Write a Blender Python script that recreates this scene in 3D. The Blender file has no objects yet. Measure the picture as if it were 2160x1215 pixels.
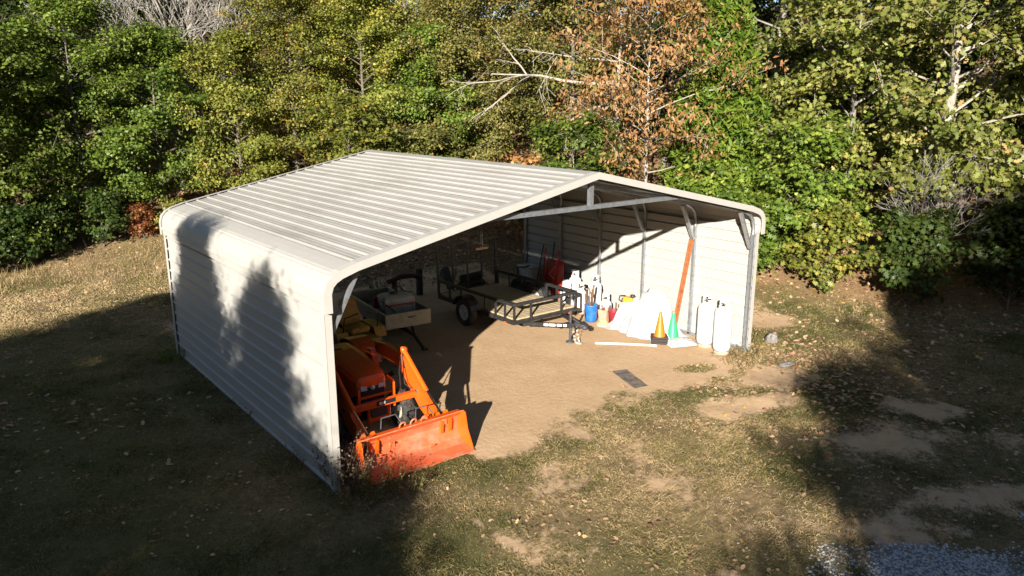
import bpy, math, random
import numpy as np
from mathutils import Vector, Matrix

sc = bpy.context.scene
C = sc.collection
random.seed(7)
PI = math.pi

# ------------------------------------------------------------------ camera
CAM = Vector((-4.007, -8.911, 5.255))
YAW, PITCH, FPX = 0.676, 0.242, 1576.8
cd = bpy.data.cameras.new('camera')
cam = bpy.data.objects.new('camera', cd)
C.objects.link(cam)
cd.sensor_width = 36.0
cd.lens = FPX / 2160.0 * 36.0
cd.clip_start = 0.05
cd.clip_end = 2000.0
_f = Vector((math.sin(YAW) * math.cos(PITCH), math.cos(YAW) * math.cos(PITCH), -math.sin(PITCH)))
_r = Vector((math.cos(YAW), -math.sin(YAW), 0))
_u = _r.cross(_f)
cam.matrix_world = Matrix(((_r.x, _u.x, -_f.x, CAM.x), (_r.y, _u.y, -_f.y, CAM.y), (_r.z, _u.z, -_f.z, CAM.z), (0, 0, 0, 1)))
sc.camera = cam

# ------------------------------------------------------------------ light
SUN = Vector((0.7425, 0.596, -0.306)).normalized()      # direction the light travels
world = bpy.data.worlds.new('World')
sc.world = world
world.use_nodes = True
wn = world.node_tree
sky = wn.nodes.new('ShaderNodeTexSky')
sky.sky_type = 'NISHITA'
sky.sun_disc = False
sky.air_density = 0.8
sky.dust_density = 0.3
sky.sun_elevation = math.asin(-SUN.z)
sky.sun_rotation = math.atan2(-SUN.x, -SUN.y)
bg = wn.nodes['Background']
bg.inputs['Strength'].default_value = 0.05
wn.links.new(sky.outputs[0], bg.inputs[0])
sl = bpy.data.lights.new('sun', 'SUN')
sl.energy = 5.0
sl.angle = math.radians(0.5)
sl.color = (1.0, 0.94, 0.84)
so = bpy.data.objects.new('sun', sl)
C.objects.link(so)
so.rotation_euler = SUN.to_track_quat('-Z', 'Y').to_euler()
so.location = (-30, -30, 30)

sc.view_settings.view_transform = 'Standard'
sc.view_settings.look = 'None'
sc.view_settings.gamma = 1.0
sc.view_settings.exposure = 1.40
sc.render.engine = 'CYCLES'
sc.cycles.max_bounces = 6
sc.cycles.diffuse_bounces = 1
sc.cycles.transparent_max_bounces = 4
try:
    sc.cycles.use_denoising = True
except Exception:
    pass

# ------------------------------------------------------------------ materials
def ramp(nt, stops):
    n = nt.nodes.new('ShaderNodeValToRGB')
    e = n.color_ramp.elements
    while len(e) < len(stops):
        e.new(0.5)
    for i, (p, c) in enumerate(stops):
        e[i].position = p
        e[i].color = (*c, 1) if len(c) == 3 else c
    return n

def mixc(nt, fac, a, b, blend='MIX'):
    n = nt.nodes.new('ShaderNodeMix')
    n.data_type = 'RGBA'
    n.blend_type = blend
    for sock, v in ((n.inputs[0], fac), (n.inputs[6], a), (n.inputs[7], b)):
        if hasattr(v, 'is_linked'):
            nt.links.new(v, sock)
        elif isinstance(v, (int, float)):
            sock.default_value = v
        else:
            sock.default_value = (*v, 1)
    return n.outputs[2]

def noise(nt, scale, detail=4, rough=0.6, coord='Object', vec=None, stretch=None):
    tc = nt.nodes.new('ShaderNodeTexCoord')
    n = nt.nodes.new('ShaderNodeTexNoise')
    n.inputs['Scale'].default_value = scale
    n.inputs['Detail'].default_value = detail
    n.inputs['Roughness'].default_value = rough
    src = tc.outputs[coord]
    if stretch:
        mp = nt.nodes.new('ShaderNodeMapping')
        mp.inputs['Scale'].default_value = stretch
        nt.links.new(src, mp.inputs[0])
        src = mp.outputs[0]
    nt.links.new(src, n.inputs['Vector'])
    return n.outputs['Fac']

def bump(nt, bs, h, strength=0.3, dist=0.02):
    b = nt.nodes.new('ShaderNodeBump')
    b.inputs['Strength'].default_value = strength
    b.inputs['Distance'].default_value = dist
    nt.links.new(h, b.inputs['Height'])
    nt.links.new(b.outputs[0], bs.inputs['Normal'])

MATS = {}
def mat(name, col, rough=0.6, metal=0.0, dirt=None, dscale=6.0, dlo=0.45, dhi=0.7, var=0.12, bscale=0, bstr=0.2, spec=0.5, stretch=None, coat=0.0):
    if name in MATS:
        return MATS[name]
    m = bpy.data.materials.new(name)
    m.use_nodes = True
    nt = m.node_tree
    bs = nt.nodes['Principled BSDF']
    bs.inputs['Roughness'].default_value = rough
    bs.inputs['Metallic'].default_value = metal
    bs.inputs['Specular IOR Level'].default_value = spec
    bs.inputs['Coat Weight'].default_value = coat
    n1 = noise(nt, dscale * 3, 5, 0.65)
    lo = tuple(c * (1 - var) for c in col)
    hi = tuple(min(1, c * (1 + var)) for c in col)
    r = ramp(nt, [(0.3, lo), (0.7, hi)])
    nt.links.new(n1, r.inputs[0])
    out = r.outputs[0]
    if dirt:
        n2 = noise(nt, dscale, 6, 0.7, stretch=stretch)
        dr = ramp(nt, [(dlo, (0, 0, 0)), (dhi, (1, 1, 1))])
        nt.links.new(n2, dr.inputs[0])
        out = mixc(nt, dr.outputs[0], out, dirt)
    nt.links.new(out, bs.inputs['Base Color'])
    if bscale:
        bump(nt, bs, noise(nt, bscale, 6, 0.7), bstr)
    MATS[name] = m
    return m

M_SIDING = mat('siding_cream', (0.385, 0.372, 0.345), 0.42, dirt=(0.31, 0.285, 0.25), dscale=1.6, dlo=0.60, dhi=0.9, var=0.035, spec=0.4, stretch=(1, 0.35, 1))
M_ROOF = mat('roof_cream', (0.32, 0.305, 0.28), 0.40, dirt=(0.235, 0.215, 0.19), dscale=2.2, dlo=0.45, dhi=0.8, var=0.05, spec=0.45, stretch=(1, 0.25, 1))
M_TRIM = mat('trim_cream', (0.40, 0.38, 0.345), 0.42, var=0.04, dscale=2.0)
M_GALV = mat('galvanized', (0.44, 0.46, 0.48), 0.42, 0.75, dirt=(0.30, 0.31, 0.32), dscale=14, var=0.18)
M_ORANGE = mat('orange_paint', (0.80, 0.105, 0.008), 0.34, dirt=(0.50, 0.10, 0.03), dscale=7, dlo=0.55, dhi=0.8, var=0.07, coat=0.25)
M_BUCKET = mat('worn_orange', (0.62, 0.125, 0.045), 0.6, dirt=(0.36, 0.24, 0.15), dscale=3.4, dlo=0.47, dhi=0.72, var=0.10, bscale=40, bstr=0.05)
M_BLACK = mat('black_metal', (0.018, 0.018, 0.019), 0.45, dirt=(0.07, 0.06, 0.05), dscale=9, dlo=0.5, dhi=0.85, var=0.25)
M_RUBBER = mat('tyre_rubber', (0.022, 0.021, 0.020), 0.8, dirt=(0.13, 0.10, 0.07), dscale=7, dlo=0.45, dhi=0.85)
M_CHROME = mat('chrome', (0.80, 0.80, 0.80), 0.15, 1.0, var=0.02)
M_DKGREY = mat('dark_grey', (0.05, 0.05, 0.055), 0.6, var=0.2)
M_GRILLE = mat('grille_black', (0.012, 0.012, 0.013), 0.5)
M_LAMP = mat('lamp_glass', (0.55, 0.56, 0.58), 0.12, var=0.05)
M_YELLOW = mat('yellow_paint', (0.62, 0.31, 0.02), 0.42, dirt=(0.33, 0.20, 0.06), dscale=9, var=0.08)
M_BEIGE = mat('beige_panel', (0.50, 0.44, 0.33), 0.55, dirt=(0.33, 0.28, 0.20), dscale=5, var=0.06)
M_CARTSHADE = mat('cart_shade_grey', (0.20, 0.19, 0.17), 0.6, var=0.1)  # the beige cart's shade put into a grey; the floor shares it
M_WHITEPL = mat('white_plastic', (0.62, 0.62, 0.60), 0.45, dirt=(0.42, 0.40, 0.36), dscale=6, var=0.05)
M_REDSTR = mat('red_stripe', (0.60, 0.035, 0.02), 0.5)
M_TANK = mat('white_tank_paint', (0.60, 0.60, 0.585), 0.38, dirt=(0.48, 0.45, 0.40), dscale=5, dlo=0.55, dhi=0.85, var=0.04)
M_RUST = mat('rust', (0.30, 0.10, 0.03), 0.85, dirt=(0.16, 0.05, 0.02), dscale=9, var=0.2, bscale=60)
M_TANKBASE = mat('tank_base_rust', (0.38, 0.24, 0.15), 0.8, dirt=(0.5, 0.45, 0.4), dscale=12)
M_BRASS = mat('brass', (0.10, 0.08, 0.05), 0.45, 0.6)
M_BLUE = mat('blue_plastic', (0.012, 0.12, 0.42), 0.42, dirt=(0.05, 0.16, 0.40), dscale=8)
M_MAROON = mat('maroon_plastic', (0.28, 0.02, 0.03), 0.45)
M_PINK = mat('faded_red_plastic', (0.55, 0.28, 0.20), 0.6, var=0.15)
M_RED = mat('red_paint', (0.50, 0.03, 0.02), 0.4, dirt=(0.30, 0.05, 0.03), dscale=6)
M_WOOD = mat('grey_wood', (0.30, 0.22, 0.14), 0.85, dirt=(0.17, 0.12, 0.08), dscale=8, var=0.2, stretch=(6, 0.6, 1), bscale=30)
M_DECK = mat('deck_wood', (0.46, 0.36, 0.22), 0.85, dirt=(0.30, 0.22, 0.13), dscale=7, var=0.18, stretch=(8, 0.7, 1), bscale=30)
M_PALEWOOD = mat('pale_wood', (0.50, 0.36, 0.20), 0.8, var=0.15)
M_DKWOOD = mat('dark_wood', (0.05, 0.04, 0.03), 0.9, var=0.3)
M_STICK = mat('stick_brown', (0.16, 0.085, 0.045), 0.85, var=0.3)
M_TARP = mat('white_tarp', (0.50, 0.495, 0.49), 0.55, dirt=(0.58, 0.52, 0.46), dscale=2.2, dlo=0.6, dhi=0.9, var=0.03)
M_CONE = mat('cone_orange', (0.78, 0.15, 0.01), 0.5, var=0.06)
M_GREENC = mat('cone_green', (0.035, 0.42, 0.15), 0.5, var=0.08)
M_CONEBASE = mat('cone_base', (0.035, 0.027, 0.023), 0.8)
M_PVC = mat('pvc_white', (0.75, 0.74, 0.72), 0.4)
M_MAT = mat('rubber_mat', (0.11, 0.095, 0.085), 0.85, dirt=(0.26, 0.19, 0.13), dscale=6, var=0.2, bscale=80)
M_STONE = mat('grey_stone', (0.22, 0.20, 0.19), 0.9, var=0.25, bscale=25)
M_CHAIN = mat('chain_steel', (0.40, 0.39, 0.36), 0.5, 0.6)
M_DECAL = mat('decal_white', (0.72, 0.72, 0.70), 0.5, var=0.02)
M_REFL = mat('reflector_orange', (0.85, 0.12, 0.01), 0.3)
M_RIMW = mat('white_rim', (0.60, 0.60, 0.58), 0.45, dirt=(0.35, 0.30, 0.25), dscale=12)

def bark(name, lo, hi):
    m = bpy.data.materials.new(name)
    m.use_nodes = True
    nt = m.node_tree
    bs = nt.nodes['Principled BSDF']
    bs.inputs['Roughness'].default_value = 0.9
    n = noise(nt, 7, 8, 0.75, stretch=(1, 1, 0.25))
    r = ramp(nt, [(0.3, lo), (0.68, hi)])
    nt.links.new(n, r.inputs[0])
    nt.links.new(r.outputs[0], bs.inputs['Base Color'])
    bump(nt, bs, n, 0.6, 0.03)
    return m

M_BARK = bark('bark_brown', (0.05, 0.04, 0.03), (0.20, 0.165, 0.13))
M_BARKPALE = bark('bark_pale', (0.17, 0.14, 0.11), (0.46, 0.41, 0.34))
M_BARKGREY = bark('bark_grey', (0.10, 0.085, 0.07), (0.34, 0.31, 0.27))

def leafmat(name, stops, trans=0.35, rough=0.5, objvar=0.25):
    m = bpy.data.materials.new(name)
    m.use_nodes = True
    nt = m.node_tree
    out = nt.nodes['Material Output']
    bs = nt.nodes['Principled BSDF']
    bs.inputs['Roughness'].default_value = rough
    bs.inputs['Specular IOR Level'].default_value = 0.35
    at = nt.nodes.new('ShaderNodeAttribute')
    at.attribute_name = 'tint'
    r = ramp(nt, stops)
    nt.links.new(at.outputs['Fac'], r.inputs[0])
    oi = nt.nodes.new('ShaderNodeObjectInfo')
    hs = nt.nodes.new('ShaderNodeHueSaturation')
    mr = nt.nodes.new('ShaderNodeMapRange')
    mr.inputs['To Min'].default_value = 1 - objvar
    mr.inputs['To Max'].default_value = 1 + objvar
    nt.links.new(oi.outputs['Random'], mr.inputs['Value'])
    nt.links.new(mr.outputs[0], hs.inputs['Value'])
    mr2 = nt.nodes.new('ShaderNodeMapRange')
    mr2.inputs['To Min'].default_value = 0.488
    mr2.inputs['To Max'].default_value = 0.508
    mu = nt.nodes.new('ShaderNodeMath')
    mu.operation = 'MULTIPLY'
    mu.inputs[1].default_value = 7.31
    fr = nt.nodes.new('ShaderNodeMath')
    fr.operation = 'FRACT'
    nt.links.new(oi.outputs['Random'], mu.inputs[0])
    nt.links.new(mu.outputs[0], fr.inputs[0])
    nt.links.new(fr.outputs[0], mr2.inputs['Value'])
    nt.links.new(mr2.outputs[0], hs.inputs['Hue'])
    nt.links.new(r.outputs[0], hs.inputs['Color'])
    nt.links.new(hs.outputs[0], bs.inputs['Base Color'])
    tr = nt.nodes.new('ShaderNodeBsdfTranslucent')
    nt.links.new(hs.outputs[0], tr.inputs['Color'])
    mx = nt.nodes.new('ShaderNodeMixShader')
    mx.inputs[0].default_value = trans
    nt.links.new(bs.outputs[0], mx.inputs[1])
    nt.links.new(tr.outputs[0], mx.inputs[2])
    nt.links.new(mx.outputs[0], out.inputs['Surface'])
    return m

L_GREEN = leafmat('leaf_green', [(0.0, (0.035, 0.065, 0.010)), (0.45, (0.125, 0.19, 0.024)), (0.75, (0.23, 0.28, 0.045)), (0.92, (0.36, 0.36, 0.09)), (1.0, (0.42, 0.30, 0.07))])
L_YGREEN = leafmat('leaf_yellow_green', [(0.0, (0.068, 0.087, 0.015)), (0.45, (0.189, 0.204, 0.032)), (0.8, (0.318, 0.266, 0.051)), (1.0, (0.515, 0.210, 0.047))])
L_OLIVE = leafmat('leaf_olive', [(0.0, (0.070, 0.081, 0.020)), (0.5, (0.210, 0.210, 0.049)), (0.8, (0.308, 0.252, 0.070)), (1.0, (0.448, 0.210, 0.070))])
L_ORANGE = leafmat('leaf_orange', [(0.0, (0.20, 0.11, 0.035)), (0.35, (0.46, 0.24, 0.085)), (0.65, (0.55, 0.33, 0.13)), (0.85, (0.30, 0.28, 0.06)), (1.0, (0.16, 0.20, 0.04))])
L_CEDAR = leafmat('leaf_cedar', [(0.0, (0.039, 0.073, 0.008)), (0.5, (0.094, 0.149, 0.014)), (1.0, (0.188, 0.207, 0.026))], trans=0.25)
L_OAK = leafmat('leaf_oak', [(0.0, (0.059, 0.083, 0.015)), (0.5, (0.155, 0.178, 0.031)), (0.85, (0.296, 0.276, 0.088)), (1.0, (0.427, 0.276, 0.100))])
L_DARK = leafmat('leaf_dark_green', [(0.0, (0.022, 0.045, 0.010)), (0.6, (0.055, 0.088, 0.016)), (1.0, (0.13, 0.12, 0.025))])
L_RED = leafmat('leaf_red', [(0.0, (0.09, 0.03, 0.012)), (0.5, (0.28, 0.085, 0.03)), (0.8, (0.38, 0.19, 0.06)), (1.0, (0.16, 0.16, 0.04))])
L_LITTER = leafmat('leaf_litter', [(0.0, (0.120, 0.057, 0.028)), (0.4, (0.312, 0.172, 0.083)), (0.75, (0.504, 0.345, 0.187)), (0.93, (0.624, 0.460, 0.264)), (1.0, (0.540, 0.345, 0.033))], trans=0.1, rough=0.75, objvar=0.0)
L_GRASS = leafmat('grass_blade', [(0.0, (0.050, 0.062, 0.013)), (0.35, (0.15, 0.132, 0.040)), (0.7, (0.32, 0.228, 0.105)), (1.0, (0.50, 0.36, 0.20))], trans=0.2, rough=0.7, objvar=0.0)
L_DRY = leafmat('dry_stem', [(0.0, (0.075, 0.05, 0.035)), (0.6, (0.17, 0.12, 0.075)), (1.0, (0.30, 0.22, 0.12))], trans=0.1, rough=0.8, objvar=0.0)

# ------------------------------------------------------------------ builders
class MB:
    def __init__(s):
        s.v = []; s.f = []; s.sm = []
    def add(s, vs, fs, smooth=False):
        o = len(s.v)
        s.v.extend([tuple(p) for p in vs])
        s.f.extend([tuple(i + o for i in f) for f in fs])
        s.sm.extend([smooth] * len(fs))
        return s
    def box(s, c, d, rot=None, bev=0.0):
        hx, hy, hz = d[0] / 2, d[1] / 2, d[2] / 2
        if bev <= 0:
            P = [Vector((x, y, z)) for z in (-hz, hz) for y in (-hy, hy) for x in (-hx, hx)]
            F = [(0, 2, 3, 1), (4, 5, 7, 6), (0, 1, 5, 4), (2, 6, 7, 3), (0, 4, 6, 2), (1, 3, 7, 5)]
        else:
            b = min(bev, hx * .9, hy * .9, hz * .9)
            prof = [(hx - b, -hy), (hx, -hy + b), (hx, hy - b), (hx - b, hy), (-hx + b, hy), (-hx, hy - b), (-hx, -hy + b), (-hx + b, -hy)]
            inn = [(hx - b, -hy + b), (hx - b, -hy + b), (hx - b, hy - b), (hx - b, hy - b), (-hx + b, hy - b), (-hx + b, hy - b), (-hx + b, -hy + b), (-hx + b, -hy + b)]
            P = []
            for z, pr in ((-hz, 0), (-hz + b, 1), (hz - b, 1), (hz, 0)):
                for (px, py), (ix, iy) in zip(prof, inn):
                    q = (px, py) if pr else ((px + ix) / 2 * 1.0, (py + iy) / 2 * 1.0)
                    P.append(Vector((q[0], q[1], z)))
            F = []
            for k in range(3):
                for i in range(8):
                    F.append((k * 8 + i, k * 8 + (i + 1) % 8, k * 8 + 8 + (i + 1) % 8, k * 8 + 8 + i))
            F.append(tuple(range(7, -1, -1)))
            F.append(tuple(range(24, 32)))
        if rot is not None:
            P = [rot @ p for p in P]
        c = Vector(c)
        return s.add([p + c for p in P], F)
    def bar(s, a, b, w, h=None, up=(0, 0, 1), bev=0.0):
        a, b = Vector(a), Vector(b)
        h = w if h is None else h
        z = (b - a)
        L = z.length
        z = z / L
        u = Vector(up)
        if abs(u.dot(z)) > .98:
            u = Vector((0, 1, 0))
        x = u.cross(z).normalized()
        y = z.cross(x)
        R = Matrix((x, y, z)).transposed()
        return s.box((a + b) / 2, (w, h, L), R, bev)
    def tube(s, pts, rad, n=8, cap=True, closed=False):
        pts = [Vector(p) for p in pts]
        m = len(pts)
        if not hasattr(rad, '__len__'):
            rad = [rad] * m
        vs, fs = [], []
        pu = None
        for i, p in enumerate(pts):
            if closed:
                t = pts[(i + 1) % m] - pts[i - 1]
            else:
                t = pts[min(i + 1, m - 1)] - pts[max(i - 1, 0)]
            if t.length < 1e-9:
                t = Vector((0, 0, 1))
            t.normalize()
            if pu is None:
                u = Vector((0, 0, 1)) if abs(t.z) < .9 else Vector((1, 0, 0))
            else:
                u = pu
            x = u - t * u.dot(t)
            if x.length < 1e-6:
                x = t.orthogonal()
            x.normalize()
            pu = x
            y = t.cross(x)
            for k in range(n):
                a = 2 * PI * k / n
                vs.append(p + (x * math.cos(a) + y * math.sin(a)) * rad[i])
        segs = m if closed else m - 1
        for i in range(segs):
            j = (i + 1) % m
            for k in range(n):
                fs.append((i * n + k, i * n + (k + 1) % n, j * n + (k + 1) % n, j * n + k))
        s.add(vs, fs, n > 5)
        if cap and not closed:
            s.add(vs[:n], [tuple(range(n - 1, -1, -1))])
            s.add(vs[-n:], [tuple(range(n))])
        return s
    def lathe(s, prof, n=20, c=(0, 0, 0), axis='z', smooth=True):
        vs, fs = [], []
        for (r, h) in prof:
            for k in range(n):
                a = 2 * PI * k / n
                p = (r * math.cos(a), r * math.sin(a), h)
                if axis == 'x':
                    p = (h, p[0], p[1])
                elif axis == 'y':
                    p = (p[1], h, p[0])
                vs.append((p[0] + c[0], p[1] + c[1], p[2] + c[2]))
        for i in range(len(prof) - 1):
            for k in range(n):
                fs.append((i * n + k, i * n + (k + 1) % n, (i + 1) * n + (k + 1) % n, (i + 1) * n + k))
        return s.add(vs, fs, smooth)
    def prism(s, poly, a, b, axis='x'):
        """poly in the two other axes, extruded along axis from a to b"""
        n = len(poly)
        def pt(p, t):
            return {'x': (t, p[0], p[1]), 'y': (p[0], t, p[1]), 'z': (p[0], p[1], t)}[axis]
        vs = [pt(p, a) for p in poly] + [pt(p, b) for p in poly]
        fs = [(i, (i + 1) % n, n + (i + 1) % n, n + i) for i in range(n)]
        fs += [tuple(range(n - 1, -1, -1)), tuple(range(n, 2 * n))]
        return s.add(vs, fs)
    def sheet(s, prof, a, b, axis='y', th=0.0):
        """open profile extruded along an axis"""
        n = len(prof)
        def pt(p, t):
            return {'x': (t, p[0], p[1]), 'y': (p[0], t, p[1]), 'z': (p[0], p[1], t)}[axis]
        vs = [pt(p, a) for p in prof] + [pt(p, b) for p in prof]
        return s.add(vs, [(i, i + 1, n + i + 1, n + i) for i in range(n - 1)])
    def build(s, name, m, parent=None, loc=None):
        me = bpy.data.meshes.new(name)
        me.from_pydata(s.v, [], s.f)
        me.polygons.foreach_set('use_smooth', s.sm)
        if m is not None:
            me.materials.append(m)
        me.update()
        o = bpy.data.objects.new(name, me)
        C.objects.link(o)
        if parent is not None:
            o.parent = parent
        if loc is not None:
            o.location = loc
        return o

def tag(o, label=None, cat=None, group=None, kind=None):
    if label: o['label'] = label
    if cat: o['category'] = cat
    if group: o['group'] = group
    if kind: o['kind'] = kind
    return o

def thing(name, label, cat, loc=(0, 0, 0), rz=0.0, group=None):
    o = bpy.data.objects.new(name, None)
    o.empty_display_size = 0.2
    C.objects.link(o)
    o.location = loc
    o.rotation_euler = (0, 0, rz)
    return tag(o, label, cat, group)

def copy_tree(o, parent=None):
    c = o.copy()
    C.objects.link(c)
    c.parent = parent
    for ch in list(o.children):
        copy_tree(ch, c)
    return c

# ------------------------------------------------------------------ ground
def vnoise(x, y, seed=0):
    x = np.asarray(x, float); y = np.asarray(y, float)
    xi = np.floor(x).astype(np.int64); yi = np.floor(y).astype(np.int64)
    fx = x - xi; fy = y - yi
    fx = fx * fx * (3 - 2 * fx); fy = fy * fy * (3 - 2 * fy)
    def h(a, b):
        n = (a * 374761393 + b * 668265263 + seed * 1442695041) & 0x7fffffff
        n = ((n ^ (n >> 13)) * 1274126177) & 0x7fffffff
        n = n ^ (n >> 16)
        return (n & 0xffff) / 65535.0
    return (h(xi, yi) * (1 - fx) + h(xi + 1, yi) * fx) * (1 - fy) + (h(xi, yi + 1) * (1 - fx) + h(xi + 1, yi + 1) * fx) * fy

def fbm(x, y, seed=0, oct=4):
    t = 0; a = .5; n = 0
    for i in range(oct):
        t = t + a * vnoise(x * 2 ** i, y * 2 ** i, seed + i * 7)
        n += a; a *= .55
    return t / n

EDGE = np.array([(-60, 8), (-20, 13.5), (-2.5, 17.2), (1.5, 16.2), (4.3, 10.2), (10.3, 9.4), (12.2, 6.5), (13.6, 2.6), (16.5, -1.8), (20, -9), (34, -40)], float)
def edge_dist(x, y):
    """signed distance from the wood's edge, positive inside the wood"""
    x = np.asarray(x, float); y = np.asarray(y, float)
    best = np.full(x.shape, 1e9); sgn = np.ones(x.shape)
    for a, b in zip(EDGE[:-1], EDGE[1:]):
        d = b - a
        t = np.clip(((x - a[0]) * d[0] + (y - a[1]) * d[1]) / (d @ d), 0, 1)
        qx = x - (a[0] + t * d[0]); qy = y - (a[1] + t * d[1])
        dist = np.hypot(qx, qy)
        side = d[0] * qy - d[1] * qx
        m = dist < best
        best = np.where(m, dist, best); sgn = np.where(m, np.sign(side), sgn)
    return best * sgn

def height(x, y):
    x = np.asarray(x, float); y = np.asarray(y, float)
    d = edge_dist(x, y)
    slope = 0.16 + 0.30 * np.clip((x + 2) / 6, 0, 1)
    up = np.log1p(np.exp(np.clip(d * 1.6, -40, 40))) / 1.6
    z = slope * 9.0 * (1 - np.exp(-up / 9.0)) * 1.25
    z = z + 0.17 * np.clip(d - 6, 0, 60)
    z = z - 0.02 * np.clip(-x - 3, 0, 30)
    far = np.clip((np.hypot(x - 4.8, y - 3.8) - 7) / 4, 0, 1)
    out = np.clip(np.maximum(np.maximum(-x, x - 9.75), np.maximum(-y, y - 7.7)) / 0.8, 0, 1)
    z = z + out * (fbm(x * .45, y * .45, 3) - .5) * .10 + out * (fbm(x * 1.7, y * 1.7, 9) - .5) * .045
    z = z + far * np.clip(d + 1, 0, 3) / 3 * (fbm(x * .3, y * .3, 12) - .5) * .7
    return z

def hz(x, y):
    return float(height(np.array([x]), np.array([y]))[0])

def blob(x, y, cx, cy, rx, ry, rot=0.0):
    c, s_ = math.cos(rot), math.sin(rot)
    u = (x - cx) * c + (y - cy) * s_; v = -(x - cx) * s_ + (y - cy) * c
    return 1.0 - np.hypot(u / rx, v / ry)

def masks(x, y):
    n = (fbm(x * 1.1, y * 1.1, 21) - .5) * 1.7 + (fbm(x * 3.1, y * 3.1, 25) - .5) * 1.1
    pad = np.minimum(np.minimum(x - .25, 9.9 - x), np.minimum(y - .1, 10.2 - y)) * 1.1
    ap = np.maximum(blob(x, y, 4.4, 1.1, 3.4, 1.75, -.05), blob(x, y, 7.0, .45, 2.6, 1.1, -.25))
    ap = np.maximum(ap, blob(x, y, 2.75, .05, .8, 1.0))
    ap = np.maximum(ap, blob(x, y, 7.1, -1.85, 1.35, .65, -.35) * .6)
    ap = np.maximum(ap, blob(x, y, 8.7, -1.2, 1.4, .6, -.2) * .5)
    ap = np.maximum(ap, np.where((x > 1.0) & (x < 10) & (y < 1), (fbm(x * .75, y * .75, 33) - .60) * 1.6, -5.0))
    ap = np.maximum(ap, blob(x, y, 12.2, 1.8, 1.1, 1.6) * .45)
    ap = np.maximum(ap, blob(x, y, 8.0, -4.4, 1.8, .6, -.4) * .3)
    ap = np.maximum(ap, blob(x, y, 6.5, -5.6, 1.6, .4, -.5) * .3)
    d = np.maximum(pad, ap * 1.6) + n * .55
    tuft = blob(x, y, 7.9, .05, .75, .35, -.4)
    d = np.where(tuft > 0, d - tuft * 2.2, d)
    dirt = np.clip(d * 1.5 + .22, 0, 1)
    g = np.maximum(blob(x, y, 4.65, -6.05, 1.6, .6, -.62), blob(x, y, 6.8, -8.6, 3.5, 1.6, -.7))
    g = np.maximum(g, blob(x, y, 3.4, -8.6, 3.0, 2.0))
    grav = np.clip(g * 2.2 + n * 1.3, 0, 1)
    lit = np.clip((edge_dist(x, y) + 1.2) / 2.2 + n * .5, 0, 1) * np.clip((x - 1.0) / 3.0, .22, 1)
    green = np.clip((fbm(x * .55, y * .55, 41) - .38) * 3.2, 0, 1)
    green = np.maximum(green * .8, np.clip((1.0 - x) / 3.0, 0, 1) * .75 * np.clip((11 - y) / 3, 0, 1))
    return dirt, grav, lit, green

def spaced(a0, a1, step, lo, hi, g=1.35):
    core = list(np.arange(a0, a1 + 1e-6, step))
    s = step; p = core[-1]
    while p < hi:
        s = min(s * g, 12); p += s; core.append(p)
    s = step; p = core[0]; pre = []
    while p > lo:
        s = min(s * g, 12); p -= s; pre.append(p)
    return np.array(pre[::-1] + core)

gx = spaced(-7, 19, .11, -170, 190); gy = spaced(-9, 20, .11, -170, 190)
GX, GY = np.meshgrid(gx, gy, indexing='ij')
GZ = height(GX, GY)
nx, ny = GX.shape
me = bpy.data.meshes.new('ground')
co = np.stack([GX, GY, GZ], -1).reshape(-1, 3).astype(np.float32)
idx = np.arange(nx * ny).reshape(nx, ny)
q = np.stack([idx[:-1, :-1], idx[1:, :-1], idx[1:, 1:], idx[:-1, 1:]], -1).reshape(-1, 4).astype(np.int32)

def mesh_np(me, co, faces, n):
    me.vertices.add(len(co)); me.vertices.foreach_set('co', np.ascontiguousarray(co, np.float32).ravel())
    me.loops.add(faces.size); me.loops.foreach_set('vertex_index', np.ascontiguousarray(faces, np.int32).ravel())
    me.polygons.add(len(faces))
    me.polygons.foreach_set('loop_start', np.arange(0, faces.size, n, dtype=np.int32))
    me.polygons.foreach_set('loop_total', np.full(len(faces), n, np.int32))
    me.update(calc_edges=True)

mesh_np(me, co, q, 4)
me.polygons.foreach_set('use_smooth', np.ones(len(q), bool))
for nm, arr in zip(('dirt', 'gravel', 'litter', 'green'), masks(GX, GY)):
    a = me.attributes.new(nm, 'FLOAT', 'POINT')
    a.data.foreach_set('value', arr.reshape(-1).astype(np.float32))

gm = bpy.data.materials.new('ground_soil')
gm.use_nodes = True
nt = gm.node_tree
bs = nt.nodes['Principled BSDF']
bs.inputs['Roughness'].default_value = 0.95
bs.inputs['Specular IOR Level'].default_value = 0.15
def att(n):
    a = nt.nodes.new('ShaderNodeAttribute'); a.attribute_name = n
    return a.outputs['Fac']
nA = noise(nt, 9, 8, .7); nB = noise(nt, 55, 5, .7); nC = noise(nt, 1.3, 5, .6)
gr = ramp(nt, [(.30, (.10, .075, .035)), (.5, (.22, .155, .08)), (.72, (.36, .25, .145))])
nt.links.new(nA, gr.inputs[0])
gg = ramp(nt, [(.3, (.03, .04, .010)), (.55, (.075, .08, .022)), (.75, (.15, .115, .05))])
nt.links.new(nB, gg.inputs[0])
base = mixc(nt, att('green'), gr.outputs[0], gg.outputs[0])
lt = ramp(nt, [(.3, (.07, .04, .02)), (.5, (.20, .12, .06)), (.7, (.36, .24, .13))])
nt.links.new(nB, lt.inputs[0])
base = mixc(nt, att('litter'), base, lt.outputs[0])
dr = ramp(nt, [(.25, (.42, .275, .155)), (.5, (.54, .365, .215)), (.75, (.62, .435, .275))])
mxn = nt.nodes.new('ShaderNodeMath'); mxn.operation = 'ADD'
ml = nt.nodes.new('ShaderNodeMath'); ml.operation = 'MULTIPLY'; ml.inputs[1].default_value = .45
nt.links.new(nA, ml.inputs[0])
ml2 = nt.nodes.new('ShaderNodeMath'); ml2.operation = 'MULTIPLY'; ml2.inputs[1].default_value = .55
nt.links.new(nC, ml2.inputs[0])
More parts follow.
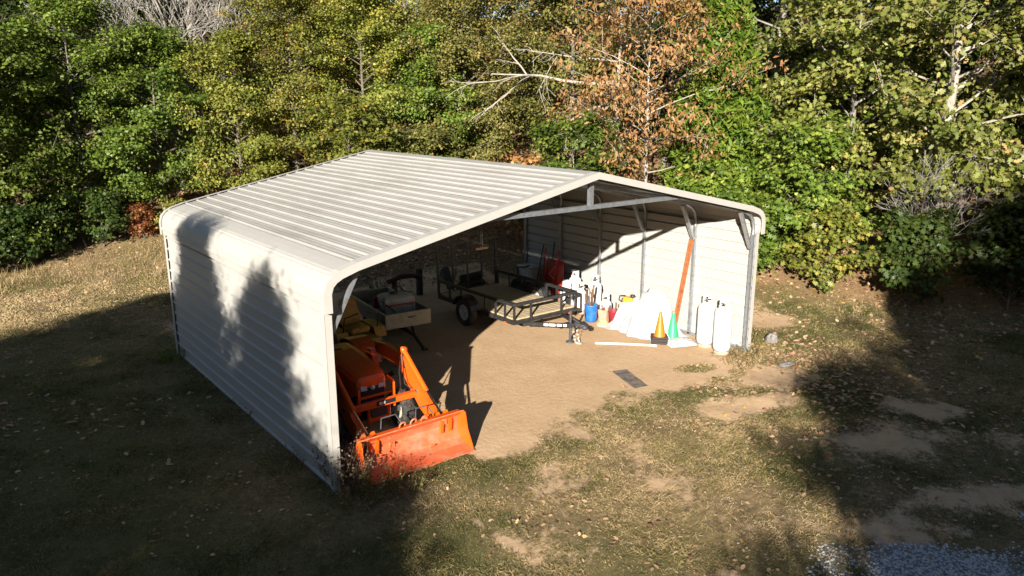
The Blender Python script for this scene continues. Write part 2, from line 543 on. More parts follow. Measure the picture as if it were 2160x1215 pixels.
nt.links.new(ml.outputs[0], mxn.inputs[0]); nt.links.new(ml2.outputs[0], mxn.inputs[1])
nt.links.new(mxn.outputs[0], dr.inputs[0])
def rough_mask(src, amt):
    a1 = nt.nodes.new('ShaderNodeMath'); a1.operation = 'MULTIPLY_ADD'; a1.inputs[1].default_value = amt; a1.inputs[2].default_value = -amt * .5
    nt.links.new(nB, a1.inputs[0])
    a2 = nt.nodes.new('ShaderNodeMath'); a2.operation = 'MULTIPLY_ADD'; a2.inputs[1].default_value = amt * 1.3; a2.inputs[2].default_value = -amt * .65
    nt.links.new(nA, a2.inputs[0])
    a3 = nt.nodes.new('ShaderNodeMath'); a3.operation = 'ADD'
    nt.links.new(a1.outputs[0], a3.inputs[0]); nt.links.new(a2.outputs[0], a3.inputs[1])
    a4 = nt.nodes.new('ShaderNodeMath'); a4.operation = 'ADD'
    nt.links.new(a3.outputs[0], a4.inputs[0]); nt.links.new(src, a4.inputs[1])
    mr_ = nt.nodes.new('ShaderNodeMapRange'); mr_.interpolation_type = 'SMOOTHSTEP'; mr_.inputs['From Min'].default_value = .22; mr_.inputs['From Max'].default_value = .78
    nt.links.new(a4.outputs[0], mr_.inputs['Value'])
    return mr_.outputs[0]
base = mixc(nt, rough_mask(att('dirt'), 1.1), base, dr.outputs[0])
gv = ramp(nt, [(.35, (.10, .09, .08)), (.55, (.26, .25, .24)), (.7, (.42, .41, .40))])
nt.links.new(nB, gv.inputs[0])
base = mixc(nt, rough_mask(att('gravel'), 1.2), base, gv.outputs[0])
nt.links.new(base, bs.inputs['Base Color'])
bump(nt, bs, nA, .5, .03)
me.materials.append(gm)
ground = bpy.data.objects.new('ground', me)
C.objects.link(ground)
ground['kind'] = 'structure'

# ------------------------------------------------------------------ carport
W = 9.75; L = 7.6; XC = W / 2
HR = 4.13; ZE = 3.20; XE = 0.42          # ridge height, where the bend starts
SLOPE = (HR - ZE) / (XC - XE)
port = thing('carport', 'open front cream metal carport with ribbed gable roof and galvanized steel frame', 'carport')
Y0, Y1 = -0.13, L + 0.15

def ribbed(p0, p1, n_hint=None, pitch=0.2286, off=0.03, h=0.025, wb=0.030, wt=0.012, minor=True):
    """profile points from p0 to p1 with ribs raised along the outward side (left of travel)"""
    a = Vector((p0[0], p0[1])); b = Vector((p1[0], p1[1]))
    d = (b - a); Ln = d.length; d /= Ln
    n = Vector((-d.y, d.x))
    out = [a]
    t = off + wb
    while t + wb < Ln - 0.004:
        for dt, hh in ((-wb, 0), (-wt, h), (wt, h), (wb, 0)):
            out.append(a + d * (t + dt) + n * hh)
        if minor:
            for k in (1, 2):
                tm = t + pitch * k / 3.0
                if tm + .012 < Ln - .004 and t + pitch > tm:
                    for dt, hh in ((-.009, 0), (0, .004), (.009, 0)):
                        out.append(a + d * (tm + dt) + n * hh)
        t += pitch
    out.append(b)
    return [(p.x, p.y) for p in out]

PW = 0.9144
for side in (0, 1):
    def mx(x):
        return x if side == 0 else W - x
    # roof slope panels, eave to ridge
    a = Vector((XE, ZE)); b = Vector((XC, HR)); d = (b - a); Ls = d.length; d /= Ls
    n = Vector((-d.y, d.x))
    k = 0; t = 0.0
    while t < Ls - .01:
        t1 = min(t + PW, Ls)
        lift = .004 * (k % 2)
        p0 = a + d * t + n * lift; p1 = a + d * t1 + n * lift
        pr = [(mx(x), z) for x, z in ribbed((p0.x, p0.y), (p1.x, p1.y))]
        MB().sheet(pr, Y0, Y1).build('roof_panel', M_ROOF, port)
        t = t1; k += 1
    # bend over the eave
    bend = [(-.06, 2.62), (-.06, 2.86), (-.02, 2.985), (.06, 3.07), (.17, 3.13), (.30, 3.17), (XE - .004, ZE + .001)]
    prof = []
    for (x0, z0), (x1, z1) in zip(bend[:-1], bend[1:]):
        prof += [(x0, z0)]
        if (x0, z0) in ((.06, 3.07), (-.06, 2.62)):
            dx, dz = x1 - x0, z1 - z0; ll = math.hypot(dx, dz)
            nx_, nz_ = -dz / ll, dx / ll
            for f_, hh in ((.35, 0), (.42, .018), (.58, .018), (.65, 0)):
                prof.append((x0 + dx * f_ + nx_ * hh, z0 + dz * f_ + nz_ * hh))
    prof.append(bend[-1])
    MB().sheet([(mx(x), z) for x, z in prof], Y0, Y1).build('eave_panel', M_TRIM, port)
    # wall panels, bottom to top, ribs outward
    z = -.03; k = 0
    while z < 2.66:
        z1 = min(z + PW, 2.70)
        pr = [(mx(x), zz) for x, zz in ribbed((0.0 - .004 * (k % 2), z), (0.0 - .004 * (k % 2), z1), minor=False, h=.030)]
        MB().sheet(pr, -.02, L + .03).build('wall_panel', M_SIDING, port)
        z = z1; k += 1
    # corner trims
    for yy in (-.025, L + .035):
        s_ = 1 if yy < 1 else -1
        m = MB()
        m.box((mx(-.040), yy + s_ * .055, 1.31), (.006, .13, 2.68))
        m.box((mx(.018), yy - s_ * .008, 1.31), (.10, .006, 2.68))
        m.build('corner_trim', M_TRIM, port)
    # base rail
    MB().box((mx(.05), L / 2, .03), (.064, L, .064)).build('base_rail', M_GALV, port)

# gable trim following the profile
def roof_path(out=0.0):
    base = [(-.075, 2.60), (-.075, 2.865), (-.032, 2.995), (.052, 3.085), (.165, 3.147), (.30, 3.19), (XE, ZE + .028), (XC, HR + .028)]
    half = [Vector(p) for p in base]
    return half
for yy, s_ in ((Y0 - .012, 1), (Y1 + .012, -1)):
    m = MB()
    half = roof_path()
    full = half + [Vector((W - p.x, p.y)) for p in half[::-1][1:]]
    def inset(pts, dd):
        out = []
        for i, p in enumerate(pts):
            t = (pts[min(i + 1, len(pts) - 1)] - pts[max(i - 1, 0)]).normalized()
            out.append(p + Vector((t.y, -t.x)) * dd)
        return out
    low = inset(full, .115)
    nn = len(full)
    vs = [(p.x, yy, p.y) for p in full] + [(p.x, yy, p.y) for p in low] + [(p.x, yy + s_ * .15, p.y + .002) for p in full]
    vs += [(p.x, yy + s_ * .018, p.y) for p in low]
    fs = []
    for i in range(nn - 1):
        fs += [(i, i + 1, nn + i + 1, nn + i), (i, 2 * nn + i, 2 * nn + i + 1, i + 1), (nn + i, nn + i + 1, 3 * nn + i + 1, 3 * nn + i)]
    m.add(vs, fs)
    m.build('gable_trim', M_TRIM, port)
# ridge cap
MB().sheet([(XC - .14, HR - .14 * SLOPE + .026), (XC, HR + .030), (XC + .14, HR - .14 * SLOPE + .026)], Y0 - .01, Y1 + .01).build('ridge_cap', M_ROOF, port)

# frames: posts, bent corner, rafters, braces
ST = .064
for i in range(6):
    y = .06 + (L - .12) * i / 5.0
    for side in (0, 1):
        def mx(x):
            return x if side == 0 else W - x
        m = MB()
        m.box((mx(.05), y, 1.30), (ST, ST, 2.54))
        m.build('post', M_GALV, port)
        m = MB()
        m.tube([(mx(.05), y, 2.57), (mx(.05), y, 2.74), (mx(.10), y, 2.90), (mx(.20), y, 3.0), (mx(.42), y, 3.10)], .036, 6)
        m.build('corner_bow', M_GALV, port)
        MB().bar((mx(.42), y, ZE - .085), (XC, y, HR - .085), ST, .055, (0, 1, 0)).build('rafter', M_GALV, port)
        MB().bar((mx(.10), y + .012, 2.28), (mx(.52), y + .012, 3.07), .05, .085, (0, 1, 0)).build('knee_brace', M_GALV, port)
    if i in (0, 2, 4, 5):
        zc = 3.57
        xa = 2.35 if i == 0 else 2.9
        zc = 3.56 if i == 0 else 3.66
        MB().bar((xa, y - .002, zc), (W - xa, y - .002, zc), .072, .085, (0, 1, 0)).build('truss_chord', M_GALV, port)
        if i in (0, 5):
            MB().box((XC, y - .002, (zc + HR - .1) / 2 + .03), (.085, .072, HR - .1 - zc)).build('king_post', M_GALV, port)
# purlin hat channels under the roof
for side in (0, 1):
    for t in (.22, .5, .78):
        x = XE + (XC - XE) * t; z = ZE + (HR - ZE) * t - .036
        x = x if side == 0 else W - x
        MB().box((x, L / 2, z), (.06, L - .1, .03)).build('purlin', M_GALV, port)
# siding girts on the walls and screw heads on the front trim
for zz in (2.35, 2.18, 1.92):
    m = MB()
    m.lathe([(.0, -.006), (.011, -.004), (.011, 0)], 8, (-.034, .04, zz), 'x')
    m.build('screw', M_DKGREY, port)

# ------------------------------------------------------------------ wheels
def wheel(parent, c, r, w, rim_r, m_rim, lugs=0, name='wheel', axis='x', dish=1):
    """tyre with a rim child, axle along x"""
    t = MB()
    h = w / 2
    t.lathe([(rim_r, -h * .75), (rim_r + .02, -h * .95), (r * .9, -h), (r * .97, -h * .8), (r, -h * .45), (r, h * .45), (r * .97, h * .8), (r * .9, h), (rim_r + .02, h * .95), (rim_r, h * .75), (rim_r, -h * .75)], 28, (0, 0, 0), 'x')
    for k in range(lugs):
        a = 2 * PI * k / lugs
        sgn = 1 if k % 2 else -1
        R = Matrix.Rotation(a, 3, 'X')
        p0 = R @ Vector((sgn * h * .95, .10 * r, r * .97)); p1 = R @ Vector((0, -.08 * r, r * 1.0))
        t.bar(p0, p1, .05 * r + .012, .05, R @ Vector((0, 0, 1)))
    o = t.build(name, M_RUBBER, parent, c)
    rm = MB()
    rm.lathe([(rim_r * 1.0, -h * .7), (rim_r * .93, -h * .55), (rim_r * .75, -h * .35 * dish), (rim_r * .45, -h * .2 * dish), (rim_r * .3, -h * .35), (.0, -h * .38)], 24, (0, 0, 0), 'x')
    rm.lathe([(rim_r * 1.0, h * .7), (rim_r * .93, h * .55), (rim_r * .75, h * .35 * dish), (rim_r * .45, h * .2 * dish), (rim_r * .3, h * .35), (.0, h * .38)], 24, (0, 0, 0), 'x')
    rm.build('rim', m_rim, o)
    return o

# ------------------------------------------------------------------ tractor
TX, TY = 1.34, 1.35           # front axle
tr = thing('tractor', 'orange compact tractor with front loader parked by the left wall', 'tractor', (TX, TY, 0))
# hood as a loft along y
def loft(rings, closed=True):
    vs = []; fs = []
    n = len(rings[0])
    for r in rings:
        vs += r
    for i in range(len(rings) - 1):
        for k in range(n if closed else n - 1):
            fs.append((i * n + k, i * n + (k + 1) % n, (i + 1) * n + (k + 1) % n, (i + 1) * n + k))
    return vs, fs
def hood_ring(y, hw, zb, zt, ch):
    return [(-hw, y, zb), (-hw, y, zt - ch), (-hw + ch * .55, y, zt - ch * .25), (-hw + ch * 1.5, y, zt), (hw - ch * 1.5, y, zt), (hw - ch * .55, y, zt - ch * .25), (hw, y, zt - ch), (hw, y, zb)]
rings = [hood_ring(.02, .20, .80, .93, .05), hood_ring(.06, .26, .72, .985, .07), hood_ring(.2, .30, .62, 1.03, .08), hood_ring(.6, .325, .60, 1.10, .09), hood_ring(1.05, .335, .60, 1.155, .10), hood_ring(1.38, .33, .62, 1.17, .10), hood_ring(1.5, .29, .66, 1.13, .09)]
vs, fs = loft(rings)
n8 = 8
fs.append(tuple(range(n8 - 1, -1, -1))); fs.append(tuple(range(len(vs) - n8, len(vs))))
m = MB(); m.add(vs, fs)
hood = m.build('hood', M_ORANGE, tr)
MB().box((-.06, 1.12, 1.158), (.17, .07, .02), None, .008).build('vent_slot', M_GRILLE, hood)
for s_ in (-1, 1):
    MB().box((s_ * .335, .72, .86), (.012, .62, .05)).build('side_stripe', M_GRILLE, hood)
# nose: grille, lamps, emblem
g = MB(); g.box((0, .045, .66), (.44, .06, .30), None, .015)
grille = g.build('grille', M_GRILLE, tr)
m = MB()
for k in range(7):
    m.box((0, .010, .55 + k * .037), (.40, .012, .010))
m.build('slats', M_DKGREY, grille)
for s_ in (-1, 1):
    m = MB()
    m.prism([(s_ * .10, .765), (s_ * .21, .775), (s_ * .225, .855), (s_ * .115, .84)], .000, .05, 'y')
    m.build('headlight', M_LAMP, tr)
m = MB(); m.lathe([(.0, .0), (.035, .0), (.035, .02), (.042, .02), (.042, .0)], 18, (0, -.004, .80), 'y')
m.build('emblem', M_DECAL, tr)
# chassis
m = MB(); m.box((0, .9, .47), (.34, 2.2, .22), None, .03); m.box((0, -.02, .42), (.40, .30, .22), None, .02)
m.build('chassis', M_DKGREY, tr)
MB().box((0, -.16, .40), (.42, .05, .22), None, .012).build('front_weight_bracket', M_ORANGE, tr)
m = MB(); m.bar((-.50, .02, .33), (.50, .02, .33), .09, .10); m.build('front_axle', M_DKGREY, tr)
# brush guard frame round the nose
m = MB()
for s_ in (-1, 1):
    m.bar((s_ * .31, -.10, .44), (s_ * .31, -.10, .86), .045, .05)
    m.bar((s_ * .31, -.10, .86), (s_ * .26, .02, .93), .045, .05)
    m.bar((s_ * .31, -.10, .46), (s_ * .20, .25, .42), .045, .05)
m.bar((-.31, -.10, .53), (.31, -.10, .53), .045, .07)
m.bar((-.31, -.10, .70), (.31, -.10, .70), .03, .03)
m.build('brush_guard', M_ORANGE, tr)
for s_ in (-1, 1):
    wheel(tr, (s_ * .52, .02, .315), .315, .21, .17, M_BEIGE, 22, 'front_wheel')
    wheel(tr, (s_ * .58, 1.68, .52), .52, .33, .30, M_ORANGE, 26, 'rear_wheel')
    m = MB()
    arc = [(1.68 + .60 * math.cos(a), .52 + .60 * math.sin(a)) for a in np.linspace(2.75, .55, 9)]
    pr = arc + [(y_ * .0 + 1.68 + .565 * math.cos(a), .52 + .565 * math.sin(a)) for a, y_ in zip(np.linspace(.55, 2.75, 9), range(9))]
    m.prism(pr, s_ * .40, s_ * .80, 'x')
    m.build('fender', M_ORANGE, tr)
m = MB(); m.box((0, 1.75, .60), (.74, .95, .10), None, .02); m.build('platform', M_DKGREY, tr)
m = MB(); m.box((0, 1.62, .92), (.42, .22, .46), None, .05); m.box((0, 1.56, 1.16), (.30, .2, .06), Matrix.Rotation(.5, 3, 'X'), .02)
m.build('dashboard', M_DKGREY, tr)
m = MB(); m.tube([(.19 * math.cos(a), 1.80 + .17 * math.sin(a), 1.27 + .08 * math.sin(a)) for a in np.linspace(0, 2 * PI, 21)[:-1]], .014, 6, closed=True)
m.tube([(0, 1.66, 1.10), (0, 1.80, 1.27)], .02, 6); m.tube([(-.18, 1.80, 1.27), (.18, 1.80, 1.27)], .012, 5)
m.build('steering_wheel', M_BLACK, tr)
m = MB(); m.box((0, 2.12, .80), (.46, .44, .12), None, .04); m.box((0, 2.36, 1.02), (.44, .12, .42), Matrix.Rotation(-.2, 3, 'X'), .04)
m.build('seat', M_BLACK, tr)
# loader
AX = .645
for s_ in (-1, 1):
    m = MB()
    m.prism([(.62, .40), (.92, .40), (.98, .80), (1.02, 1.12), (.80, 1.16), (.66, .85)], s_ * .40, s_ * .49, 'x')
    m.build('loader_mast', M_ORANGE, tr)
    arm = MB()
    poly = [(.98, 1.02), (1.02, 1.20), (.70, 1.24), (.16, 1.20), (-.02, 1.15), (-.16, 1.03), (-.60, .64), (-1.00, .42), (-1.10, .30), (-1.00, .20), (-.84, .22), (-.44, .42), (-.06, .74), (.12, .90), (.30, .97)]
    arm.prism(poly, s_ * (AX - .04), s_ * (AX + .04), 'x')
    a_ = arm.build('loader_arm', M_ORANGE, tr)
    for (y_, z_) in ((.95, 1.12), (.02, 1.02), (-1.02, .30), (-.35, .70)):
        m = MB(); m.lathe([(.0, -.06), (.028, -.06), (.028, .06), (.0, .06)], 12, (s_ * AX, y_, z_), 'x')
        m.build('pivot_pin', M_DKGREY, a_)
    # tilt cylinder on top of the arm
    p0 = Vector((s_ * (AX + .005), .10, 1.28)); p1 = Vector((s_ * (AX + .005), -.58, .76)); p2 = Vector((s_ * (AX + .005), -1.0, .52))
    m = MB(); m.tube([p0, p1], .042, 10); m.lathe([(.0, -.05), (.05, -.05), (.05, .05), (.0, .05)], 10, tuple(p0), 'x')
    m.build('tilt_cylinder', M_ORANGE, tr)
    MB().tube([p1, p2], .020, 8).build('cylinder_rod', M_CHROME, tr)
    m = MB(); m.bar((s_ * AX, .16, 1.19), (s_ * AX, .10, 1.30), .03, .10); m.build('cylinder_bracket', M_ORANGE, tr)
    # lift cylinder below
    m = MB(); m.tube([(s_ * .50, .86, .52), (s_ * .60, .35, .82)], .04, 8); m.build('lift_cylinder', M_BLACK, tr)
    # links at the bucket
    m = MB()
    m.prism([(-1.14, .24), (-.94, .22), (-.90, .46), (-1.02, .56), (-1.16, .44)], s_ * (AX - .10), s_ * (AX - .055), 'x')
    m.prism([(-1.14, .24), (-.94, .22), (-.90, .46), (-1.02, .56), (-1.16, .44)], s_ * (AX + .055), s_ * (AX + .10), 'x')
    m.build('quick_attach_plate', M_ORANGE, tr)
m = MB(); m.bar((-AX, -.30, .64), (AX, -.30, .64), .10, .10, bev=.012)
cb = m.build('loader_cross_tube', M_ORANGE, tr)
m = MB(); m.box((.04, -.353, .655), (.34, .004, .075)); m.build('decal', M_GRILLE, cb)
m = MB(); m.box((-.06, -.357, .655), (.055, .004, .045)); m.box((.0, -.357, .655), (.035, .004, .045)); m.build('decal_mark', M_DECAL, cb)
m = MB(); m.tube([(AX - .02, .10, 1.22), (AX - .10, -.05, 1.0), (AX - .16, -.18, .80), (AX - .09, -.27, .72)], .011, 5)
m.tube([(AX - .05, .12, 1.18), (AX - .14, .02, .95), (AX - .22, -.15, .78), (AX - .30, -.27, .72)], .011, 5)
m.build('hydraulic_hose', M_BLACK, tr)
# bucket
BW = .895
prof = [(-1.50, .015), (-1.28, .045), (-1.16, .10), (-1.09, .20), (-1.085, .34), (-1.13, .46), (-1.22, .555), (-1.265, .575)]
bk = MB()
inner = prof
outer = []
for i, p in enumerate(prof):
    t = (Vector(prof[min(i + 1, len(prof) - 1)]) - Vector(prof[max(i - 1, 0)])).normalized()
    outer.append((p[0] + t.y * .016, p[1] - t.x * .016))
bk.prism(inner + outer[::-1], -BW, BW, 'x')
bucket = bk.build('bucket', M_BUCKET, tr)
for s_ in (-1, 1):
    m = MB(); m.prism(prof[:1] + [(-1.495, .05), (-1.36, .30), (-1.30, .56)] + prof[::-1][:-1], s_ * (BW - .001), s_ * (BW + .014), 'x')
    m.build('side_plate', M_ORANGE, bucket)
m = MB(); m.box((0, -1.49, .012), (2 * BW + .02, .12, .018), Matrix.Rotation(.1, 3, 'X')); m.build('cutting_edge', M_BUCKET, bucket)
m = MB(); m.prism([(-1.27, .575), (-1.12, .56), (-1.10, .49), (-1.13, .46), (-1.23, .555)], -BW + .02, BW - .02, 'x'); m.build('top_beam', M_ORANGE, bucket)
for k in (-.17, .02, .21):
    m = MB(); m.tube([(k - .05, -1.20, .585), (k - .055, -1.22, .63), (k - .03, -1.235, .665), (k + .02, -1.235, .665), (k + .045, -1.22, .635), (k + .04, -1.20, .60)], .014, 6)
    m.build('grab_hook', M_BUCKET, bucket)
for (x_, z_, y_) in ((-.30, .30, -1.10), (.34, .10, -1.19), (.62, .42, -1.13)):
    m = MB(); m.box((x_, y_, z_), (.10, .02, .09), Matrix.Rotation(.6 if z_ < .2 else .1, 3, 'X'), .006); m.build('bolt_plate', M_BUCKET, bucket)
m = MB(); m.tube([(-.45, -1.05, .57), (-.40, -.98, .70), (-.15, -.96, .70), (-.10, -1.04, .58)], .012, 6); m.tube([(.15, -1.05, .58), (.2, -.98, .70), (.40, -.98, .70), (.46, -1.05, .58)], .012, 6)
m.build('latch_handle', M_DKGREY, tr)

# ------------------------------------------------------------------ mower
mw = thing('riding_mower', 'yellow riding mower with high seat behind the orange tractor', 'mower', (2.95, 4.80, 0))
m = MB(); m.box((0, .25, .38), (.62, 1.15, .22), None, .05); m.box((0, -.45, .33), (.46, .45, .12), None, .03)
m.build('body', M_YELLOW, mw)
for s_ in (-1, 1):
    m = MB(); m.prism([(-.05, .42), (.05, .62), (.55, .66), (.80, .60), (.86, .42)], s_ * .30, s_ * .56, 'x'); m.build('fender', M_YELLOW, mw)
    wheel(mw, (s_ * .46, .42, .28), .28, .24, .14, M_YELLOW, 0, 'rear_wheel')
    wheel(mw, (s_ * .40, -.88, .15), .15, .12, .07, M_DKGREY, 0, 'front_wheel')
    m = MB(); m.tube([(s_ * .40, .10, .55), (s_ * .40, -.02, .95), (s_ * .10, -.05, 1.02)], .017, 6); m.build('control_lever', M_BLACK, mw)
    m = MB(); m.bar((s_ * .28, -.40, .38), (s_ * .40, -.88, .36), .06, .07); m.box((s_ * .40, -.88, .33), (.08, .10, .14)); m.build('front_arm', M_YELLOW, mw)
m = MB(); m.box((0, .28, .60), (.48, .46, .12), None, .05); seat = m.build('seat', M_YELLOW, mw)
m = MB()
sv, sf = loft([[(-.20, .50, .64), (.20, .50, .64), (.20, .60, .64), (-.20, .60, .64)], [(-.25, .52, .80), (.25, .52, .80), (.25, .62, .80), (-.25, .62, .80)], [(-.20, .57, 1.0), (.20, .57, 1.0), (.20, .66, 1.0), (-.20, .66, 1.0)], [(-.17, .60, 1.18), (.17, .60, 1.18), (.17, .68, 1.18), (-.17, .68, 1.18)]])
sf += [(3, 2, 1, 0), (12, 13, 14, 15)]
m.add(sv, sf); m.build('seat_back', M_YELLOW, mw)
m = MB(); m.box((0, -.30, .20), (1.15, .70, .14), None, .04); m.build('cutting_deck', M_YELLOW, mw)
m = MB(); m.box((0, -.62, .44), (.40, .26, .035), Matrix.Rotation(.25, 3, 'X'), .01); m.build('foot_plate', M_BLACK, mw)
m = MB(); m.box((0, .85, .52), (.50, .42, .34), None, .06); m.build('engine', M_BLACK, mw)

# ------------------------------------------------------------------ box cart with sprayer
ct = thing('box_cart', 'beige box cart with shade put into its left side colour beside the yellow mower', 'cart', (4.28, 6.1, 0), -.115)
CWX, CLY, CZ0, CZ1 = 1.06, 2.36, .46, .77
for s_, nm in ((-1, 'side_panel'), (1, 'side_panel')):
    MB().box((s_ * CWX / 2, 0, (CZ0 + CZ1) / 2), (.03, CLY, CZ1 - CZ0)).build(nm, M_CARTSHADE if s_ < 0 else M_BEIGE, ct)  # left panel carries its shade as colour, right panel stays beige
fp = MB().box((0, -CLY / 2 - .016, (CZ0 + CZ1) / 2), (CWX + .03, .03, CZ1 - CZ0), None, .006).build('front_panel', M_BEIGE, ct)
m = MB(); m.box((.08, -CLY / 2 - .034, CZ1 - .085), (.20, .006, .018)); m.box((.05, -CLY / 2 - .034, CZ1 - .106), (.12, .006, .012)); m.build('name_plate', M_DKGREY, fp)
MB().box((0, CLY / 2 + .016, (CZ0 + CZ1) / 2), (CWX + .03, .03, CZ1 - CZ0), None, .006).build('rear_panel', M_BEIGE, ct)
MB().box((0, 0, CZ0 + .012), (CWX - .04, CLY - .01, .022)).build('floor', M_CARTSHADE, ct)
m = MB()
for s_ in (-1, 1):
    m.box((s_ * CWX / 2, 0, CZ1 + .012), (.05, CLY + .05, .022))
for s_ in (-1, 1):
    m.box((0, s_ * (CLY / 2 + .016), CZ1 + .013), (CWX - .055, .05, .022))
m.build('top_rim', M_BEIGE, ct)
for s_ in (-1, 1):
    wheel(ct, (s_ * .40, .15, .25), .25, .16, .12, M_DKGREY, 0, 'wheel')
m = MB(); m.bar((-.42, .15, .25), (.42, .15, .25), .05); m.bar((-.3, .15, .25), (-.3, .15, .45), .06); m.bar((.3, .15, .25), (.3, .15, .45), .06)
m.build('axle', M_BLACK, ct)
m = MB(); m.bar((0, .1, .34), (.08, -1.28, .28), .06); m.bar((.08, -1.28, .28), (.14, -1.62, .06), .05); m.box((.15, -1.68, .05), (.10, .14, .04)); m.bar((.2, -.9, .44), (.10, -1.25, .29), .04); m.bar((-.15, -.9, .44), (.06, -1.25, .29), .04)
m.build('drawbar', M_BLACK, ct)

sp = thing('sprayer_tank', 'white ribbed sprayer tank with red stripe sitting in the box cart', 'sprayer', (4.24, 5.62, .492), -.115)
m = MB()
nsx = 15
def tank_ring(z, hx, hy):
    out = []
    for (x0, y0, x1, y1, n_) in ((-hx, -hy, hx, -hy, nsx), (hx, -hy, hx, hy, 9), (hx, hy, -hx, hy, nsx), (-hx, hy, -hx, -hy, 9)):
        for k in range(n_ * 2):
            t = k / (n_ * 2)
            x = x0 + (x1 - x0) * t; y = y0 + (y1 - y0) * t
            o_ = .012 * (1 if k % 2 else -1) if z < .42 else 0
            nxv = (0, -1) if y0 == y1 == -hy else ((1, 0) if x0 == x1 == hx else ((0, 1) if y0 == y1 else (-1, 0)))
            out.append((x + nxv[0] * o_, y + nxv[1] * o_, z))
    return out
rg = [tank_ring(0, .36, .27), tank_ring(.26, .36, .27)]
vs, fs = loft(rg); fs.append(tuple(range(len(rg[0]) - 1, -1, -1))); m.add(vs, fs)
rg2 = [[(x, y, .26) for x, y, z in rg[1]], [(x, y, .5) for x, y, z in tank_ring(.5, .355, .265)], [(x, y, .56) for x, y, z in tank_ring(.5, .30, .20)], [(x, y, .58) for x, y, z in tank_ring(.5, .16, .12)]]
vs, fs = loft(rg2); k0 = len(vs) - len(rg[0]); fs.append(tuple(range(k0, len(vs)))); m.add(vs, fs)
tk = m.build('tank', M_WHITEPL, sp)
m = MB(); vs, fs = loft([[(x * 1.012, y * 1.015, .335) for x, y, z in tank_ring(.5, .36, .27)], [(x * 1.012, y * 1.015, .385) for x, y, z in tank_ring(.5, .36, .27)]]); m.add(vs, fs); m.build('stripe', M_REDSTR, sp)
m = MB(); m.lathe([(.10, .575), (.10, .615), (.085, .625), (0, .625)], 18, (-.06, -.02, 0)); m.build('cap', M_BLACK, sp)
m = MB(); m.box((.27, .20, .50), (.10, .16, .30), None, .03); m.box((-.33, .0, .42), (.10, .34, .26), None, .04); m.build('moulded_end', M_WHITEPL, sp)
m = MB(); m.tube([(.20, .18, .64), (.24, .05, .60), (.30, -.05, .55), (.29, -.12, .44), (.22, -.14, .46), (.18, -.02, .58)], .014, 6)
m.tube([(.05, .10, .62), (.12, .2, .66), (.24, .22, .66)], .018, 6); m.tube([(-.38, -.05, .46), (-.34, -.28, .40), (-.20, -.42, .26), (-.32, -.62, .10), (-.45, -.60, -.06)], .013, 6)
m.build('hose', M_BLACK, sp)
m = MB(); m.box((-.40, .16, .33), (.16, .16, .14), None, .03); m.lathe([(.05, .38), (.06, .42), (.03, .5), (0, .5)], 10, (-.40, .2, 0)); m.build('pump', M_MAROON, sp)

# ------------------------------------------------------------------ utility trailer
ut = thing('utility_trailer', 'black steel utility trailer with wooden deck and raised ramp gate', 'trailer', (7.22, 5.35, 0))
UX = .965; UF, UR = -1.55, 1.55; UD = .46; UT = .82
m = MB()
for s_ in (-1, 1):
    m.bar((s_ * UX, UF, UD - .06), (s_ * UX, UR, UD - .06), .05, .10)
for y_ in (UF, -.8, 0, .8, UR):
    m.bar((-UX + .026, y_, UD - .065), (UX - .026, y_, UD - .065), .05, .08)
m.build('frame', M_BLACK, ut)
npl = 13
for k in range(npl):
    w_ = (2 * UX - .07) / npl
    MB().box((-UX + .035 + w_ * (k + .5), 0, UD - .002 + (.002 if k % 2 else 0)), (w_ - .008, UR - UF - .06, .036), None, .004).build('deck_plank', M_DECK, ut)
for s_ in (-1, 1):
    MB().bar((s_ * UX, UF, UT), (s_ * UX, UR, UT), .06, .07).build('top_rail', M_BLACK, ut)
    for y_ in (UF + .0, UF + .34, UF + .70, -.45, .55, 1.05, UR):
        MB().bar((s_ * UX, y_, UD - .10), (s_ * UX, y_, UT - .025), .042, .042).build('upright', M_BLACK, ut)
MB().bar((-UX, UF, UT), (UX, UF, UT), .06, .07).build('top_rail', M_BLACK, ut)
for x_ in (-.47, .48):
    MB().bar((x_, UF, UD - .10), (x_, UF, UT - .03), .042, .042).build('upright', M_BLACK, ut)
# tongue
HP = (-.06, UF - 1.22, .45)
tg = MB()
for s_ in (-1, 1):
    tg.bar((s_ * .62, UF + .1, UD - .16), (HP[0] + s_ * .05, HP[1] + .12, HP[2] - .01), .055, .085)
tg.bar((-.29, UF - .60, UD - .13), (.22, UF - .60, UD - .13), .05, .05)
tongue = tg.build('tongue', M_BLACK, ut)
a0 = Vector((-.62, UF + .1, UD - .16)); a1 = Vector((HP[0] - .05, HP[1] + .12, HP[2] - .01)); dd = (a1 - a0).normalized(); nn_ = Vector((-dd.y, dd.x, 0)).normalized()
if nn_.x > 0: nn_ = -nn_
m = MB()
for f0, f1 in ((.55, .66), (.68, .84), (.88, 1.0), (1.04, 1.12)):
    m.bar(a0 + dd * f0 + nn_ * .032, a0 + dd * f1 + nn_ * .032, .055, .004, nn_)
m.build('safety_decal', M_DECAL, tongue)
m = MB(); m.box((HP[0], HP[1] + .02, HP[2] + .01), (.10, .30, .08), None, .02); m.lathe([(.0, .03), (.05, .02), (.062, -.02), (.055, -.06), (.0, -.06)], 12, (HP[0], HP[1] - .14, HP[2] + .01)); m.bar((HP[0], HP[1] + .02, HP[2] + .06), (HP[0] - .02, HP[1] + .2, HP[2] + .12), .03)
m.build('coupler', M_DKGREY, ut)
